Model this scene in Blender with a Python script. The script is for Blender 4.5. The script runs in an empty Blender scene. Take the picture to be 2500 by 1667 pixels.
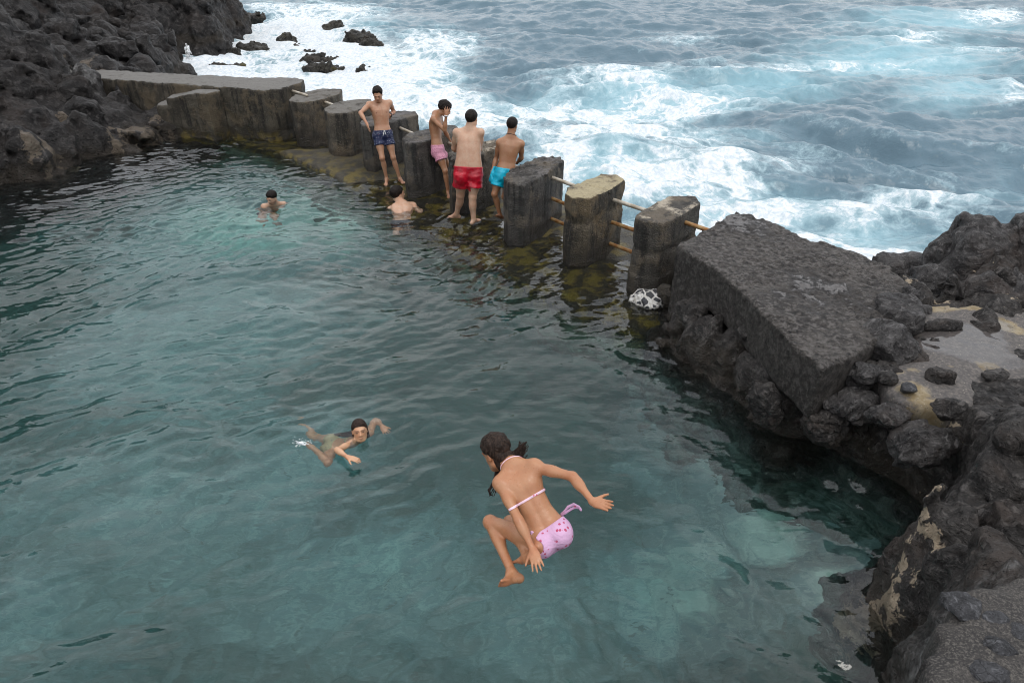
import bpy, math, random
import numpy as np
from mathutils import Vector, Matrix
R = math.radians
scene = bpy.context.scene
COL = scene.collection
f32 = np.float32
# ------------------------------------------------------------------ camera model
F_PX = 1667.0; CXP = 1250.0; CYP = 833.5; PITCH = R(31.0); CAM_H = 4.2
_c, _s = math.cos(PITCH), math.sin(PITCH)
def ray(px, py):
    u = (px - CXP) / F_PX; v = -(py - CYP) / F_PX
    return np.array([u, _c + v * _s, -_s + v * _c])
CAM = np.array([0.0, 0.0, CAM_H])
def at_z(px, py, z=0.0):
    r = ray(px, py); return CAM + r * ((z - CAM_H) / r[2])
def at_y(px, py, y):
    r = ray(px, py); return CAM + r * (y / r[1])
def at_d(px, py, d):
    return CAM + ray(px, py) * d
# ------------------------------------------------------------------ noise
_rng = np.random.RandomState(7)
_P = np.concatenate([_rng.permutation(256)] * 3).astype(np.int32)
_G = _rng.normal(size=(256, 3)); _G = (_G / np.linalg.norm(_G, axis=1)[:, None]).astype(f32)
_C = _rng.rand(256, 3).astype(f32)
def perlin(p):
    p = p.astype(f32)
    i = np.floor(p).astype(np.int32); f = p - i; i &= 255
    w = f * f * f * (f * (f * 6 - 15) + 10)
    out = np.zeros(len(p), f32)
    for dx in (0, 1):
        wx = w[:, 0] if dx else 1 - w[:, 0]
        a = _P[i[:, 0] + dx]
        for dy in (0, 1):
            wy = w[:, 1] if dy else 1 - w[:, 1]
            b = _P[a + i[:, 1] + dy]
            for dz in (0, 1):
                wz = w[:, 2] if dz else 1 - w[:, 2]
                g = _G[_P[b + i[:, 2] + dz]]
                out += wx * wy * wz * (g[:, 0] * (f[:, 0] - dx) + g[:, 1] * (f[:, 1] - dy) + g[:, 2] * (f[:, 2] - dz))
    return out * 1.5
def fbm(p, octs=4, gain=0.5, ridged=False):
    out = np.zeros(len(p), f32); a = 1.0; s = 1.0; t = 0
    for o in range(octs):
        n = perlin(p * s + o * 17.3)
        if ridged: n = 1 - 2 * np.abs(n)
        out += a * n; t += a; a *= gain; s *= 2.03
    return out / t
def worley(p):
    p = p.astype(f32)
    i = np.floor(p).astype(np.int32); f = p - i
    d1 = np.full(len(p), 9, f32); d2 = np.full(len(p), 9, f32)
    for dx in (-1, 0, 1):
        for dy in (-1, 0, 1):
            for dz in (-1, 0, 1):
                h = _P[_P[_P[(i[:, 0] + dx) & 255] + ((i[:, 1] + dy) & 255)] + ((i[:, 2] + dz) & 255)]
                c = _C[h]
                d = (c[:, 0] + dx - f[:, 0]) ** 2 + (c[:, 1] + dy - f[:, 1]) ** 2 + (c[:, 2] + dz - f[:, 2]) ** 2
                m = d < d1
                d2 = np.where(m, d1, np.minimum(d2, d)); d1 = np.where(m, d, d1)
    return np.sqrt(d1), np.sqrt(d2)
def smooth(e0, e1, x):
    t = np.clip((x - e0) / (e1 - e0), 0, 1); return t * t * (3 - 2 * t)
def smin(a, b, k):
    if k <= 0: return np.minimum(a, b)
    h = np.clip(0.5 + 0.5 * (b - a) / k, 0, 1)
    return b * (1 - h) + a * h - k * h * (1 - h)
def smax(a, b, k): return -smin(-a, -b, k)
# ------------------------------------------------------------------ grids and surface nets
class Grid:
    def __init__(s, lo, hi, h):
        s.lo = np.array(lo, float); s.h = float(h)
        s.n = tuple(int(math.ceil((b - a) / h)) + 1 for a, b in zip(lo, hi))
        s.ax = [(s.lo[i] + s.h * np.arange(s.n[i])).astype(f32) for i in range(3)]
    def box(s, lo, hi):
        out = []
        for i in range(3):
            a = max(0, int(math.floor((lo[i] - s.lo[i]) / s.h))); b = min(s.n[i], int(math.ceil((hi[i] - s.lo[i]) / s.h)) + 1)
            if b <= a: return None
            out.append(slice(a, b))
        return tuple(out)
    def pts(s, sl=None):
        ax = s.ax if sl is None else [s.ax[i][sl[i]] for i in range(3)]
        X, Y, Z = np.meshgrid(*ax, indexing='ij')
        return X, Y, Z
def surface_nets(D, lo, h):
    ins = D < 0
    nx, ny, nz = D.shape
    cnt = np.zeros((nx - 1, ny - 1, nz - 1), np.int8)
    cor = [(a, b, c) for a in (0, 1) for b in (0, 1) for c in (0, 1)]
    for a, b, c in cor: cnt += ins[a:nx - 1 + a, b:ny - 1 + b, c:nz - 1 + c]
    I, J, K = np.nonzero((cnt > 0) & (cnt < 8))
    idx = np.full(cnt.shape, -1, np.int32); idx[I, J, K] = np.arange(len(I))
    vals = {q: D[I + q[0], J + q[1], K + q[2]] for q in cor}
    acc = np.zeros((len(I), 3)); num = np.zeros(len(I))
    for q in cor:
        for ax in range(3):
            if q[ax]: continue
            r = list(q); r[ax] = 1; r = tuple(r)
            va, vb = vals[q], vals[r]
            m = (va < 0) != (vb < 0)
            t = np.where(m, va / np.where(va == vb, 1, va - vb), 0)
            for k in range(3):
                acc[:, k] += np.where(m, q[k] + (t if k == ax else 0), 0)
            num += m
    V = (acc / num[:, None] + np.stack([I, J, K], 1)) * h + np.array(lo)
    faces = []
    for ax in range(3):
        o1, o2 = [(1, 2), (2, 0), (0, 1)][ax]
        s0 = [slice(1, n - 1) for n in D.shape]; s0[ax] = slice(0, D.shape[ax] - 1)
        s1 = list(s0); s1[ax] = slice(1, D.shape[ax])
        A = ins[tuple(s0)]; B = ins[tuple(s1)]
        m = np.nonzero(A != B)
        g = [m[k] + (s0[k].start) for k in range(3)]
        flip = A[m]
        def cell(d1, d2):
            q = [x.copy() for x in g]; q[o1] = q[o1] + d1; q[o2] = q[o2] + d2
            return idx[q[0], q[1], q[2]]
        q = np.stack([cell(-1, -1), cell(0, -1), cell(0, 0), cell(-1, 0)], 1)
        q[~flip] = q[~flip][:, ::-1]
        faces.append(q)
    Fq = np.concatenate(faces)
    return V, Fq[(Fq >= 0).all(1)]
def laplace(V, Fq, it=2, lam=0.5):
    e = np.concatenate([Fq[:, [0, 1]], Fq[:, [1, 2]], Fq[:, [2, 3]], Fq[:, [3, 0]]])
    e = np.concatenate([e, e[:, ::-1]])
    deg = np.bincount(e[:, 0], minlength=len(V)).astype(float); deg[deg == 0] = 1
    for _ in range(it):
        a = np.stack([np.bincount(e[:, 0], weights=V[e[:, 1], k], minlength=len(V)) for k in range(3)], 1) / deg[:, None]
        V = V + lam * (a - V)
    return V
def biggest(V, Fq):
    """keep every connected piece that has more than 12% of the faces"""
    n = len(V); lab = np.arange(n)
    while True:
        m = lab[Fq].min(1); new = lab.copy()
        for k in range(4): np.minimum.at(new, Fq[:, k], m)
        new = new[new]
        if (new == lab).all(): break
        lab = new
    fl = lab[Fq[:, 0]]; u, c = np.unique(fl, return_counts=True)
    keep = np.isin(fl, u[c > 0.12 * c.max()])
    Fq = Fq[keep]; used = np.unique(Fq); mp = np.full(n, -1); mp[used] = np.arange(len(used))
    return V[used], mp[Fq]
def make_mesh(name, V, Fq, mat=None, parent=None, origin=None, cols=None, attrs=None, sm=True):
    V = np.asarray(V, float)
    if parent is not None and origin is None: V = V - np.array(parent.location)
    if origin is not None: V = V - np.array(origin)
    me = bpy.data.meshes.new(name)
    me.vertices.add(len(V)); me.vertices.foreach_set('co', V.astype(f32).ravel())
    if isinstance(Fq, np.ndarray):
        k = Fq.shape[1]
        me.loops.add(len(Fq) * k); me.loops.foreach_set('vertex_index', Fq.astype(np.int32).ravel())
        me.polygons.add(len(Fq)); me.polygons.foreach_set('loop_start', np.arange(0, len(Fq) * k, k, dtype=np.int32))
    else:
        me.from_pydata([], [], [])
        me.clear_geometry(); me.from_pydata([tuple(v) for v in V], [], [tuple(f) for f in Fq])
    me.update(calc_edges=True); me.validate()
    me.polygons.foreach_set('use_smooth', [sm] * len(me.polygons))
    if cols is not None:
        a = me.color_attributes.new('Col', 'FLOAT_COLOR', 'POINT')
        a.data.foreach_set('color', np.concatenate([cols, np.ones((len(cols), 1))], 1).astype(f32).ravel())
    for nme, arr in (attrs or {}).items():
        a = me.attributes.new(nme, 'FLOAT', 'POINT'); a.data.foreach_set('value', np.asarray(arr, f32).ravel())
    o = bpy.data.objects.new(name, me); COL.objects.link(o)
    if origin is not None: o.location = tuple(origin)
    if parent is not None: o.parent = parent
    if mat: me.materials.append(mat)
    return o
def empty(name, loc):
    o = bpy.data.objects.new(name, None); COL.objects.link(o); o.location = tuple(float(v) for v in loc); o.empty_display_size = 0.2
    return o
def tag(o, label=None, cat=None, group=None, kind=None):
    if label: o['label'] = label
    if cat: o['category'] = cat
    if group: o['group'] = group
    if kind: o['kind'] = kind
    return o
# ------------------------------------------------------------------ polygon distance (2-D)
def poly_sd(X, Y, poly):
    P = np.asarray(poly, float); d = np.full(X.shape, 1e9, f32); inside = np.zeros(X.shape, bool)
    for a, b in zip(P, np.roll(P, -1, 0)):
        ex, ey = b - a; wx = X - a[0]; wy = Y - a[1]
        t = np.clip((wx * ex + wy * ey) / (ex * ex + ey * ey + 1e-12), 0, 1)
        d = np.minimum(d, (wx - ex * t) ** 2 + (wy - ey * t) ** 2)
        c = ((a[1] > Y) != (b[1] > Y)) & (X < (b[0] - a[0]) * (Y - a[1]) / ((b[1] - a[1]) if b[1] != a[1] else 1e-9) + a[0])
        inside ^= c
    d = np.sqrt(d); return np.where(inside, -d, d)
def idw(X, Y, pts, power=3.0, soft=0.25):
    num = np.zeros(X.shape, f32); den = np.zeros(X.shape, f32)
    for x, y, z in pts:
        w = 1.0 / ((X - x) ** 2 + (Y - y) ** 2 + soft * soft) ** (power / 2)
        num += w * z; den += w
    return num / den
# ------------------------------------------------------------------ node helpers
def new_mat(name):
    m = bpy.data.materials.new(name); m.use_nodes = True; nt = m.node_tree; nt.nodes.clear()
    out = nt.nodes.new('ShaderNodeOutputMaterial'); return m, nt, out
class NT:
    def __init__(s, nt): s.nt = nt
    def n(s, t, **kw):
        nd = s.nt.nodes.new(t)
        for k, v in kw.items():
            if k.startswith('_'): setattr(nd, k[1:], v)
        for k, v in kw.items():
            if k.startswith('_'): continue
            key = int(k[1:]) if k[0] == 'i' and k[1:].isdigit() else k.replace('__', ' ')
            if isinstance(v, bpy.types.NodeSocket): s.nt.links.new(v, nd.inputs[key])
            else: nd.inputs[key].default_value = v
        return nd
    def math(s, op, a, b=0.0, c=None, clamp=False):
        nd = s.nt.nodes.new('ShaderNodeMath'); nd.operation = op; nd.use_clamp = clamp
        for i, v in enumerate((a, b, c)):
            if v is None: continue
            if isinstance(v, bpy.types.NodeSocket): s.nt.links.new(v, nd.inputs[i])
            else: nd.inputs[i].default_value = v
        return nd.outputs[0]
    def noise(s, vec, scale, detail=6, rough=0.6, dist=0.0):
        return s.n('ShaderNodeTexNoise', Vector=vec, Scale=scale, Detail=detail, Roughness=rough, Distortion=dist).outputs['Fac']
    def noisec(s, vec, scale, detail=3, rough=0.6):
        return s.n('ShaderNodeTexNoise', Vector=vec, Scale=scale, Detail=detail, Roughness=rough).outputs['Color']
    def vor(s, vec, scale, feature='F1', out='Distance', rnd=1.0):
        return s.n('ShaderNodeTexVoronoi', _feature=feature, Vector=vec, Scale=scale, Randomness=rnd).outputs[out]
    def rng(s, v, a, b, c=0.0, d=1.0, typ='SMOOTHSTEP'):
        nd = s.n('ShaderNodeMapRange', _interpolation_type=typ, Value=v)
        nd.inputs['From Min'].default_value = a; nd.inputs['From Max'].default_value = b
        nd.inputs['To Min'].default_value = c; nd.inputs['To Max'].default_value = d
        return nd.outputs['Result']
    def mix(s, fac, a, b, mode='MIX'):
        nd = s.nt.nodes.new('ShaderNodeMix'); nd.data_type = 'RGBA'; nd.blend_type = mode
        for i, v in ((0, fac), (6, a), (7, b)):
            if isinstance(v, bpy.types.NodeSocket): s.nt.links.new(v, nd.inputs[i])
            elif i == 0: nd.inputs[i].default_value = v
            else: nd.inputs[i].default_value = (*v[:3], 1)
        return nd.outputs[2]
    def vadd(s, a, b):
        nd = s.nt.nodes.new('ShaderNodeVectorMath'); nd.operation = 'ADD'
        s.nt.links.new(a, nd.inputs[0])
        if isinstance(b, bpy.types.NodeSocket): s.nt.links.new(b, nd.inputs[1])
        else: nd.inputs[1].default_value = b
        return nd.outputs[0]
    def vscale(s, a, k):
        nd = s.nt.nodes.new('ShaderNodeVectorMath'); nd.operation = 'MULTIPLY'
        s.nt.links.new(a, nd.inputs[0]); nd.inputs[1].default_value = k if hasattr(k, '__len__') else (k, k, k)
        return nd.outputs[0]
    def warp(s, vec, scale, amt):
        c = s.noisec(vec, scale); c = s.vadd(c, (-.5, -.5, -.5)); return s.vadd(vec, s.vscale(c, amt))
    def bump(s, h, strength=0.5, dist=0.02, normal=None):
        nd = s.n('ShaderNodeBump', Height=h, Strength=strength, Distance=dist)
        if normal is not None: s.nt.links.new(normal, nd.inputs['Normal'])
        return nd.outputs[0]
    def pos(s): return s.n('ShaderNodeNewGeometry').outputs['Position']
    def nz(s):
        g = s.n('ShaderNodeNewGeometry').outputs['Normal']
        return s.n('ShaderNodeSeparateXYZ', Vector=g).outputs['Z']
    def attr(s, name): return s.n('ShaderNodeAttribute', _attribute_name=name)
def bsdf(N, out, **kw):
    b = N.n('ShaderNodeBsdfPrincipled', **kw); N.nt.links.new(b.outputs[0], out.inputs['Surface']); return b
def tube(name, a, b, r, mat, parent=None, seg=10, origin=None):
    a = np.array(a, float); b = np.array(b, float); d = (b - a) / np.linalg.norm(b - a)
    u = np.cross(d, (0, 0, 1.)); u /= np.linalg.norm(u); v = np.cross(d, u)
    V = []; n = 8
    for i in range(n + 1):
        c = a + (b - a) * i / n
        for k in range(seg):
            t = 2 * math.pi * k / seg; V.append(c + r * (math.cos(t) * u + math.sin(t) * v))
    Fq = [(i * seg + k, i * seg + (k + 1) % seg, (i + 1) * seg + (k + 1) % seg, (i + 1) * seg + k) for i in range(n) for k in range(seg)]
    Fq += [tuple(range(seg))[::-1], tuple(n * seg + k for k in range(seg))]
    return make_mesh(name, V, Fq, mat, parent=parent, origin=origin if origin is not None else (None if parent is not None else tuple(a)))

def vnormals(V, Q):
    n = np.cross(V[Q[:, 2]] - V[Q[:, 0]], V[Q[:, 3]] - V[Q[:, 1]]); out = np.zeros_like(V)
    for k in range(4):
        for c in range(3): out[:, c] += np.bincount(Q[:, k], weights=n[:, c], minlength=len(V))
    return out / (np.linalg.norm(out, axis=1)[:, None] + 1e-12)
def refine(V, Q, fn, attr=None):
    """split each quad in four and push the new surface in and out with noise"""
    E = np.concatenate([np.sort(Q[:, [a, b]], 1) for a, b in ((0, 1), (1, 2), (2, 3), (3, 0))]).astype(np.int64)
    key = E[:, 0] * len(V) + E[:, 1]; u, inv = np.unique(key, return_inverse=True); inv = inv.ravel()
    a, b = u // len(V), u % len(V); nv, ne, nf = len(V), len(u), len(Q)
    fc = V[Q].mean(1); V2 = np.concatenate([V, (V[a] + V[b]) / 2, fc]); e = inv.reshape(4, nf) + nv; f = np.arange(nf) + nv + ne
    Q2 = np.concatenate([np.stack([Q[:, k], e[k], f, e[(k + 3) % 4]], 1) for k in range(4)])
    V2 = laplace(V2, Q2, 1, .5); V2 = V2 + vnormals(V2, Q2) * fn(V2)[:, None]
    if attr is None: return V2, Q2
    return V2, Q2, np.concatenate([attr, (attr[a] + attr[b]) / 2, attr[Q].mean(1)])
POOL_AMP = 1.0
WATER_IOR = 1.47; WATER_ABS = .46
# ------------------------------------------------------------------ materials
def mat_rock(name, dark, light, lich=None, lich_amt=0.0, scale=1.0, wet=0.35, tan=None, sub_z=-.15):
    m, nt, out = new_mat(name); N = NT(nt); p = N.pos()
    w = N.warp(p, 1.3 * scale, 0.5)
    big = N.noise(w, 0.9 * scale, 6, .62); fine = N.noise(w, 9 * scale, 8, .7); mid = N.noise(w, 3.1 * scale, 6, .65)
    col = N.mix(N.rng(mid, .36, .66), dark, light)
    col = N.mix(N.rng(fine, .5, .68, 0, .75), col, [c * 2.3 + .02 for c in light])  # light specks put the grey wet highlights into the colour
    gr = N.noise(p, 34 * scale, 4, .7); col = N.mix(N.rng(gr, .55, .72, 0, .6), col, [c * 2.2 + .02 for c in light]); col = N.mix(N.rng(gr, .45, .3, 0, .7), col, [c * .4 for c in dark])
    col = N.mix(N.rng(big, .52, .7, 0, .5), col, [light[0] * 1.25, light[1] * 1.02, light[2] * .88])
    pit = N.vor(w, 16 * scale); pores = N.rng(pit, .0, .28, 0, 1)
    col = N.mix(N.math('MULTIPLY', N.math('SUBTRACT', 1.0, pores), .7), col, [c * .35 for c in dark])
    if lich:
        lm = N.rng(N.noise(N.warp(p, 3, .3), 1.1 * scale, 7, .7), .62 - lich_amt, .66 - lich_amt)
        col = N.mix(N.math('MULTIPLY', lm, .85), col, lich)
    if tan:
        a = N.attr('tan').outputs['Fac']
        tm = N.rng(N.math('ADD', a, N.math('MULTIPLY', N.math('SUBTRACT', N.noise(N.warp(p, 4, .25), 2.6, 8, .66), .5), 2.6)), .52, .60)
        tc = N.mix(N.rng(fine, .3, .7), tan, [c * 1.35 for c in tan])
        col = N.mix(tm, col, tc)
    if tan:
        ga = N.attr('pale').outputs['Fac']; gm = N.rng(N.math('ADD', ga, N.math('MULTIPLY', N.math('SUBTRACT', N.noise(N.warp(p, 3, .3), 3.5, 8, .72), .5), 2.0)), .5, .9)
        col = N.mix(N.math('MULTIPLY', gm, .8), col, N.mix(N.rng(fine, .35, .65), (.07, .068, .066), (.24, .235, .23)))
    crack = N.vor(N.warp(p, 2.2, .35), 2.4 * scale, 'DISTANCE_TO_EDGE')
    cr = N.rng(crack, 0, .03); crm = N.rng(mid, .5, .62); cr = N.math('SUBTRACT', 1.0, N.math('MULTIPLY', N.math('SUBTRACT', 1.0, cr), crm))
    col = N.mix(N.math('MULTIPLY', N.math('SUBTRACT', 1.0, cr), .5), col, [c * .4 for c in dark])
    h = N.math('ADD', N.math('MULTIPLY', fine, 1.2), N.math('MULTIPLY', mid, 1.6)); h = N.math('ADD', h, N.math('MULTIPLY', gr, .5))
    h = N.math('ADD', h, N.math('MULTIPLY', pores, .45)); h = N.math('ADD', h, N.math('MULTIPLY', cr, .25))
    zz = N.math('ADD', N.n('ShaderNodeSeparateXYZ', Vector=p).outputs['Z'], N.math('MULTIPLY', N.math('SUBTRACT', big, .5), 1.6))
    sub = N.mix(N.rng(mid, .35, .65), (.11, .16, .13), (.27, .35, .31)); col = N.mix(N.rng(zz, sub_z, sub_z - .8, 0, 1), col, sub)
    tide = N.math('MULTIPLY', N.rng(zz, .38, .12), N.rng(zz, -.3, -.02)); col = N.mix(N.math('MULTIPLY', tide, .5), col, (.035, .026, .016))
    b = bsdf(N, out, Base__Color=col, Roughness=N.rng(big, .35, .65, wet, wet + .35), Normal=N.bump(h, 1.0, .06 / scale))
    b.inputs['Specular IOR Level'].default_value = .28
    return m
def mat_concrete(name, a, b_, top=None, top_amt=0.5, streak=True, pit=1.0, wet_z=0.18, rough=.6, moss=0.0):
    m, nt, out = new_mat(name); N = NT(nt); p = N.pos()
    w = N.warp(p, 2.0, .25)
    mid = N.noise(w, 2.3, 8, .68); fine = N.noise(p, 28, 6, .75); big = N.noise(w, .8, 5)
    col = N.mix(N.rng(mid, .35, .68), a, b_)
    if streak:
        sv = N.vscale(p, (9, 9, .7)); st = N.noise(N.warp(sv, .6, .8), 1.0, 5, .6)
        col = N.mix(N.rng(st, .48, .62, 0, .85), col, [c * .28 for c in a]); blot = N.noise(N.warp(p, 1.5, .6), 1.7, 7, .7); col = N.mix(N.rng(blot, .5, .6, 0, .7), col, [b_[0] * 1.35, b_[1] * 1.2, b_[2] * 1.0])
        col = N.mix(N.rng(st, .42, .25, 0, .35), col, [c * 1.5 for c in b_])
    col = N.mix(N.rng(fine, .42, .3, 0, .6), col, [c * .4 for c in a]); col = N.mix(N.rng(fine, .55, .72, 0, .65), col, [min(1, c * 2.2 + .03) for c in b_])
    agg = N.vor(p, 55, 'F1'); col = N.mix(N.rng(agg, .35, .1, 0, .3 * pit), col, [c * .4 for c in a])
    nz = N.nz()
    if top:
        tm = N.math('MULTIPLY', N.rng(nz, .6, .9), N.rng(N.noise(N.warp(p, 4, .2), 3.2, 8, .72), .62 - top_amt * .35, .68 - top_amt * .2))
        col = N.mix(tm, col, N.mix(N.rng(fine, .3, .7), top, [min(1, c * 1.4) for c in top]))
    z = N.n('ShaderNodeSeparateXYZ', Vector=p).outputs['Z']
    zz = N.math('ADD', z, N.math('MULTIPLY', N.math('SUBTRACT', mid, .5), .3))
    wet = N.rng(zz, wet_z, wet_z + .22, 1, 0)
    col = N.mix(N.math('MULTIPLY', wet, .6), col, (a[0] * .45, a[1] * .42, a[2] * .32))
    if moss:
        mm = N.math('MULTIPLY', N.rng(zz, .3, -.05, 0, 1), N.rng(N.noise(w, 4, 6), .45, .6, 0, moss)); col = N.mix(mm, col, (.19, .14, .02))
    if wet_z < .1: col = N.mix(N.rng(zz, -.3, -1.0, 0, 1), col, N.mix(N.rng(mid, .35, .65), (.07, .11, .07), (.30, .42, .33)))
    h = N.math('ADD', N.math('MULTIPLY', fine, .8 * pit), N.math('MULTIPLY', mid, 1.3))
    h = N.math('ADD', h, N.math('MULTIPLY', agg, .5 * pit))
    r = N.math('SUBTRACT', rough + .15, N.math('MULTIPLY', wet, .35))
    bsdf(N, out, Base__Color=col, Roughness=r, Normal=N.bump(h, 1.0, .03))
    return m
def mat_simple(name, col, rough=.5, metal=0.0, noise=0.0, nscale=20, bumpd=0.0, alt=None, spec=.5):
    m, nt, out = new_mat(name); N = NT(nt)
    tc = N.n('ShaderNodeTexCoord').outputs['Object']
    n = N.noise(tc, nscale, 5)
    c = N.mix(N.rng(n, .4, .62), col, alt if alt else [x * (1 - noise) for x in col])
    b = bsdf(N, out, Base__Color=c, Roughness=rough, Metallic=metal)
    b.inputs['Specular IOR Level'].default_value = spec
    if bumpd: nt.links.new(N.bump(n, .6, bumpd), b.inputs['Normal'])
    return m
def mat_skin(name, gain=(1, 1, 1)):
    m, nt, out = new_mat(name); N = NT(nt)
    a = N.attr('Col').outputs['Color']; tc = N.n('ShaderNodeTexCoord').outputs['Object']
    n = N.noise(tc, 9, 5, .6); n2 = N.noise(tc, 60, 3)
    c = N.mix(N.rng(n, .35, .65, 0, .5), a, N.mix(1.0, a, (.84, .62, .52), 'MULTIPLY')); n5 = N.noise(tc, 28, 4, .65); c = N.mix(N.rng(n5, .5, .7, 0, .3), c, N.mix(1.0, a, (1.18, 1.05, .98), 'MULTIPLY'))
    c = N.mix(1.0, c, gain, 'MULTIPLY')
    b = bsdf(N, out, Base__Color=c, Roughness=N.rng(n2, .3, .7, .26, .48), Normal=N.bump(N.math('ADD', n2, N.math('MULTIPLY', n, 2.0)), .4, .004))
    b.inputs['Subsurface Weight'].default_value = .05; b.inputs['Subsurface Radius'].default_value = (.02, .008, .004)
    b.inputs['Subsurface Scale'].default_value = .5
    return m
def mat_pattern(name, base, spot, scale, size, spot2=None, sheen=0, fold=.0):
    m, nt, out = new_mat(name); N = NT(nt); tc = N.n('ShaderNodeTexCoord').outputs['Object']
    tcw = N.warp(tc, 12, .02)
    v = N.vor(tcw, scale); s = N.rng(v, size, size * .75)
    c = N.mix(s, base, spot)
    if spot2:
        v2 = N.vor(N.vadd(tcw, (.31, .17, .05)), scale * .55); c = N.mix(N.rng(v2, size * .5, size * .35), c, spot2)
    n = N.noise(tc, 14, 4)
    c = N.mix(N.rng(n, .4, .7, 0, .3), c, [x * .55 for x in base])
    bsdf(N, out, Base__Color=c, Roughness=.65, Normal=N.bump(N.noise(N.vscale(tc, (1, 1, 2.2)), 16, 3), .5, .02))
    return m
def mat_hair(name, col):
    m, nt, out = new_mat(name); N = NT(nt); tc = N.n('ShaderNodeTexCoord').outputs['Object']
    st = N.noise(N.warp(N.vscale(tc, (90, 90, 25)), .2, 4), 1.0, 5)
    c = N.mix(N.rng(st, .4, .65), [x * .5 for x in col], [x * 1.7 for x in col])
    bsdf(N, out, Base__Color=c, Roughness=.55, Normal=N.bump(st, 1.0, .008)).inputs['Specular IOR Level'].default_value = .18
    return m
M = {}
M['rock'] = mat_rock('black_lava_rock', (.015, .0135, .013), (.062, .056, .052), scale=1.6, tan=(.36, .29, .21))
M['rock_far'] = mat_rock('far_lava_rock', (.011, .010, .010), (.042, .038, .036), scale=.8, tan=(.13, .105, .08), sub_z=-1.1)
M['boulder'] = mat_rock('grey_basalt', (.022, .020, .020), (.080, .075, .073), scale=1.8)
M['sea_rock'] = mat_rock('wet_sea_rock', (.012, .011, .010), (.05, .045, .036), scale=.8, lich=(.09, .075, .02), lich_amt=.02, wet=.2, sub_z=-9)
M['stone'] = mat_rock('small_stone', (.03, .03, .032), (.075, .075, .08), scale=3.0)
M['conc_dark'] = mat_concrete('weathered_dark_concrete', (.034, .030, .027), (.105, .095, .083), top=(.11, .10, .095), top_amt=.35)
M['conc_brown'] = mat_concrete('brown_concrete', (.038, .031, .023), (.125, .105, .080), top=(.13, .12, .105), top_amt=.7)
M['conc_yellow'] = mat_concrete('lichen_topped_concrete', (.036, .030, .023), (.13, .105, .070), top=(.34, .285, .175), top_amt=.80)
M['conc_patch'] = mat_concrete('patchy_topped_concrete', (.038, .033, .027), (.11, .098, .082), top=(.36, .31, .24), top_amt=.28)
M['conc_wall'] = mat_concrete('wall_concrete', (.032, .026, .018), (.10, .085, .062), top=(.15, .142, .13), top_amt=1.1, moss=.8)
M['conc_slab_plain'] = mat_concrete('rough_lava_concrete', (.026, .022, .020), (.115, .102, .093), top=(.17, .158, .150), top_amt=.30, streak=False, pit=1.4, rough=.5)
M['ledge'] = mat_concrete('ledge_concrete', (.035, .030, .018), (.085, .07, .045), streak=False, wet_z=.02, moss=.8, rough=.5)
M['steel'] = mat_simple('weathered_rail_paint', (.55, .50, .42), .45, .3, alt=(.36, .30, .22), nscale=6)
M['rust'] = mat_simple('rusty_steel', (.30, .13, .04), .6, .3, alt=(.42, .28, .13), nscale=9, bumpd=.004)
M['watch'] = mat_simple('black_strap', (.015, .015, .017), .3, noise=.3)
M['silver'] = mat_simple('silver_metal', (.75, .75, .76), .25, .9, noise=.2)
M['beads'] = mat_simple('cord', (.06, .03, .02), .6, noise=.3)
M['white_cord'] = mat_simple('white_cord', (.8, .8, .8), .6, noise=.1)
M['navy'] = mat_pattern('navy_star_print', (.007, .014, .06), (.65, .68, .75), 42, .24, (.45, .2, .2))
M['pink'] = mat_pattern('pink_print', (.62, .28, .38), (.30, .07, .14), 60, .36)
M['red'] = mat_simple('red_satin', (.52, .004, .022), .33, noise=.35, nscale=7, bumpd=.03, spec=.6)
M['cyan'] = mat_simple('cyan_cloth', (.0, .42, .60), .45, noise=.3, nscale=8, bumpd=.03)
M['black_cloth'] = mat_simple('black_cloth', (.01, .01, .018), .7, noise=.3)
M['yellow_cloth'] = mat_pattern('yellow_print', (.42, .36, .20), (.2, .2, .16), 50, .3)
M['bikini'] = mat_pattern('pink_bikini_print', (.66, .40, .60), (.48, .06, .14), 34, .3, (.78, .6, .74))
M['bikini_cord'] = mat_pattern('pink_bikini_cord', (.85, .62, .74), (.65, .1, .2), 40, .25)
M['hair'] = mat_hair('dark_hair', (.014, .010, .008))
M['hair_wet'] = mat_hair('wet_brown_hair', (.030, .019, .014))
M['skin'] = mat_skin('skin')
def mat_painted():
    m, nt, out = new_mat('painted_stone'); N = NT(nt); tc = N.n('ShaderNodeTexCoord').outputs['Object']
    w = N.warp(tc, 6, .07)
    e = N.vor(w, 11.5, 'DISTANCE_TO_EDGE'); 
    e = N.math('ADD', e, N.math('MULTIPLY', N.math('SUBTRACT', N.noise(tc, 11, 3), .5), .16))
    blk = N.rng(e, .105, .14); n = N.noise(tc, 25, 5)
    white = N.mix(N.rng(n, .4, .7), (.62, .6, .57), (.38, .35, .3))
    z = N.n('ShaderNodeSeparateXYZ', Vector=tc).outputs['Z']
    c = N.mix(blk, white, (.03, .03, .034))
    c = N.mix(N.rng(N.math('ADD', z, N.math('MULTIPLY', n, .1)), .0, .06, 1, 0), c, (.06, .05, .03))
    bsdf(N, out, Base__Color=c, Roughness=.5, Normal=N.bump(n, .5, .02)); return m
M['painted'] = mat_painted()
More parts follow.
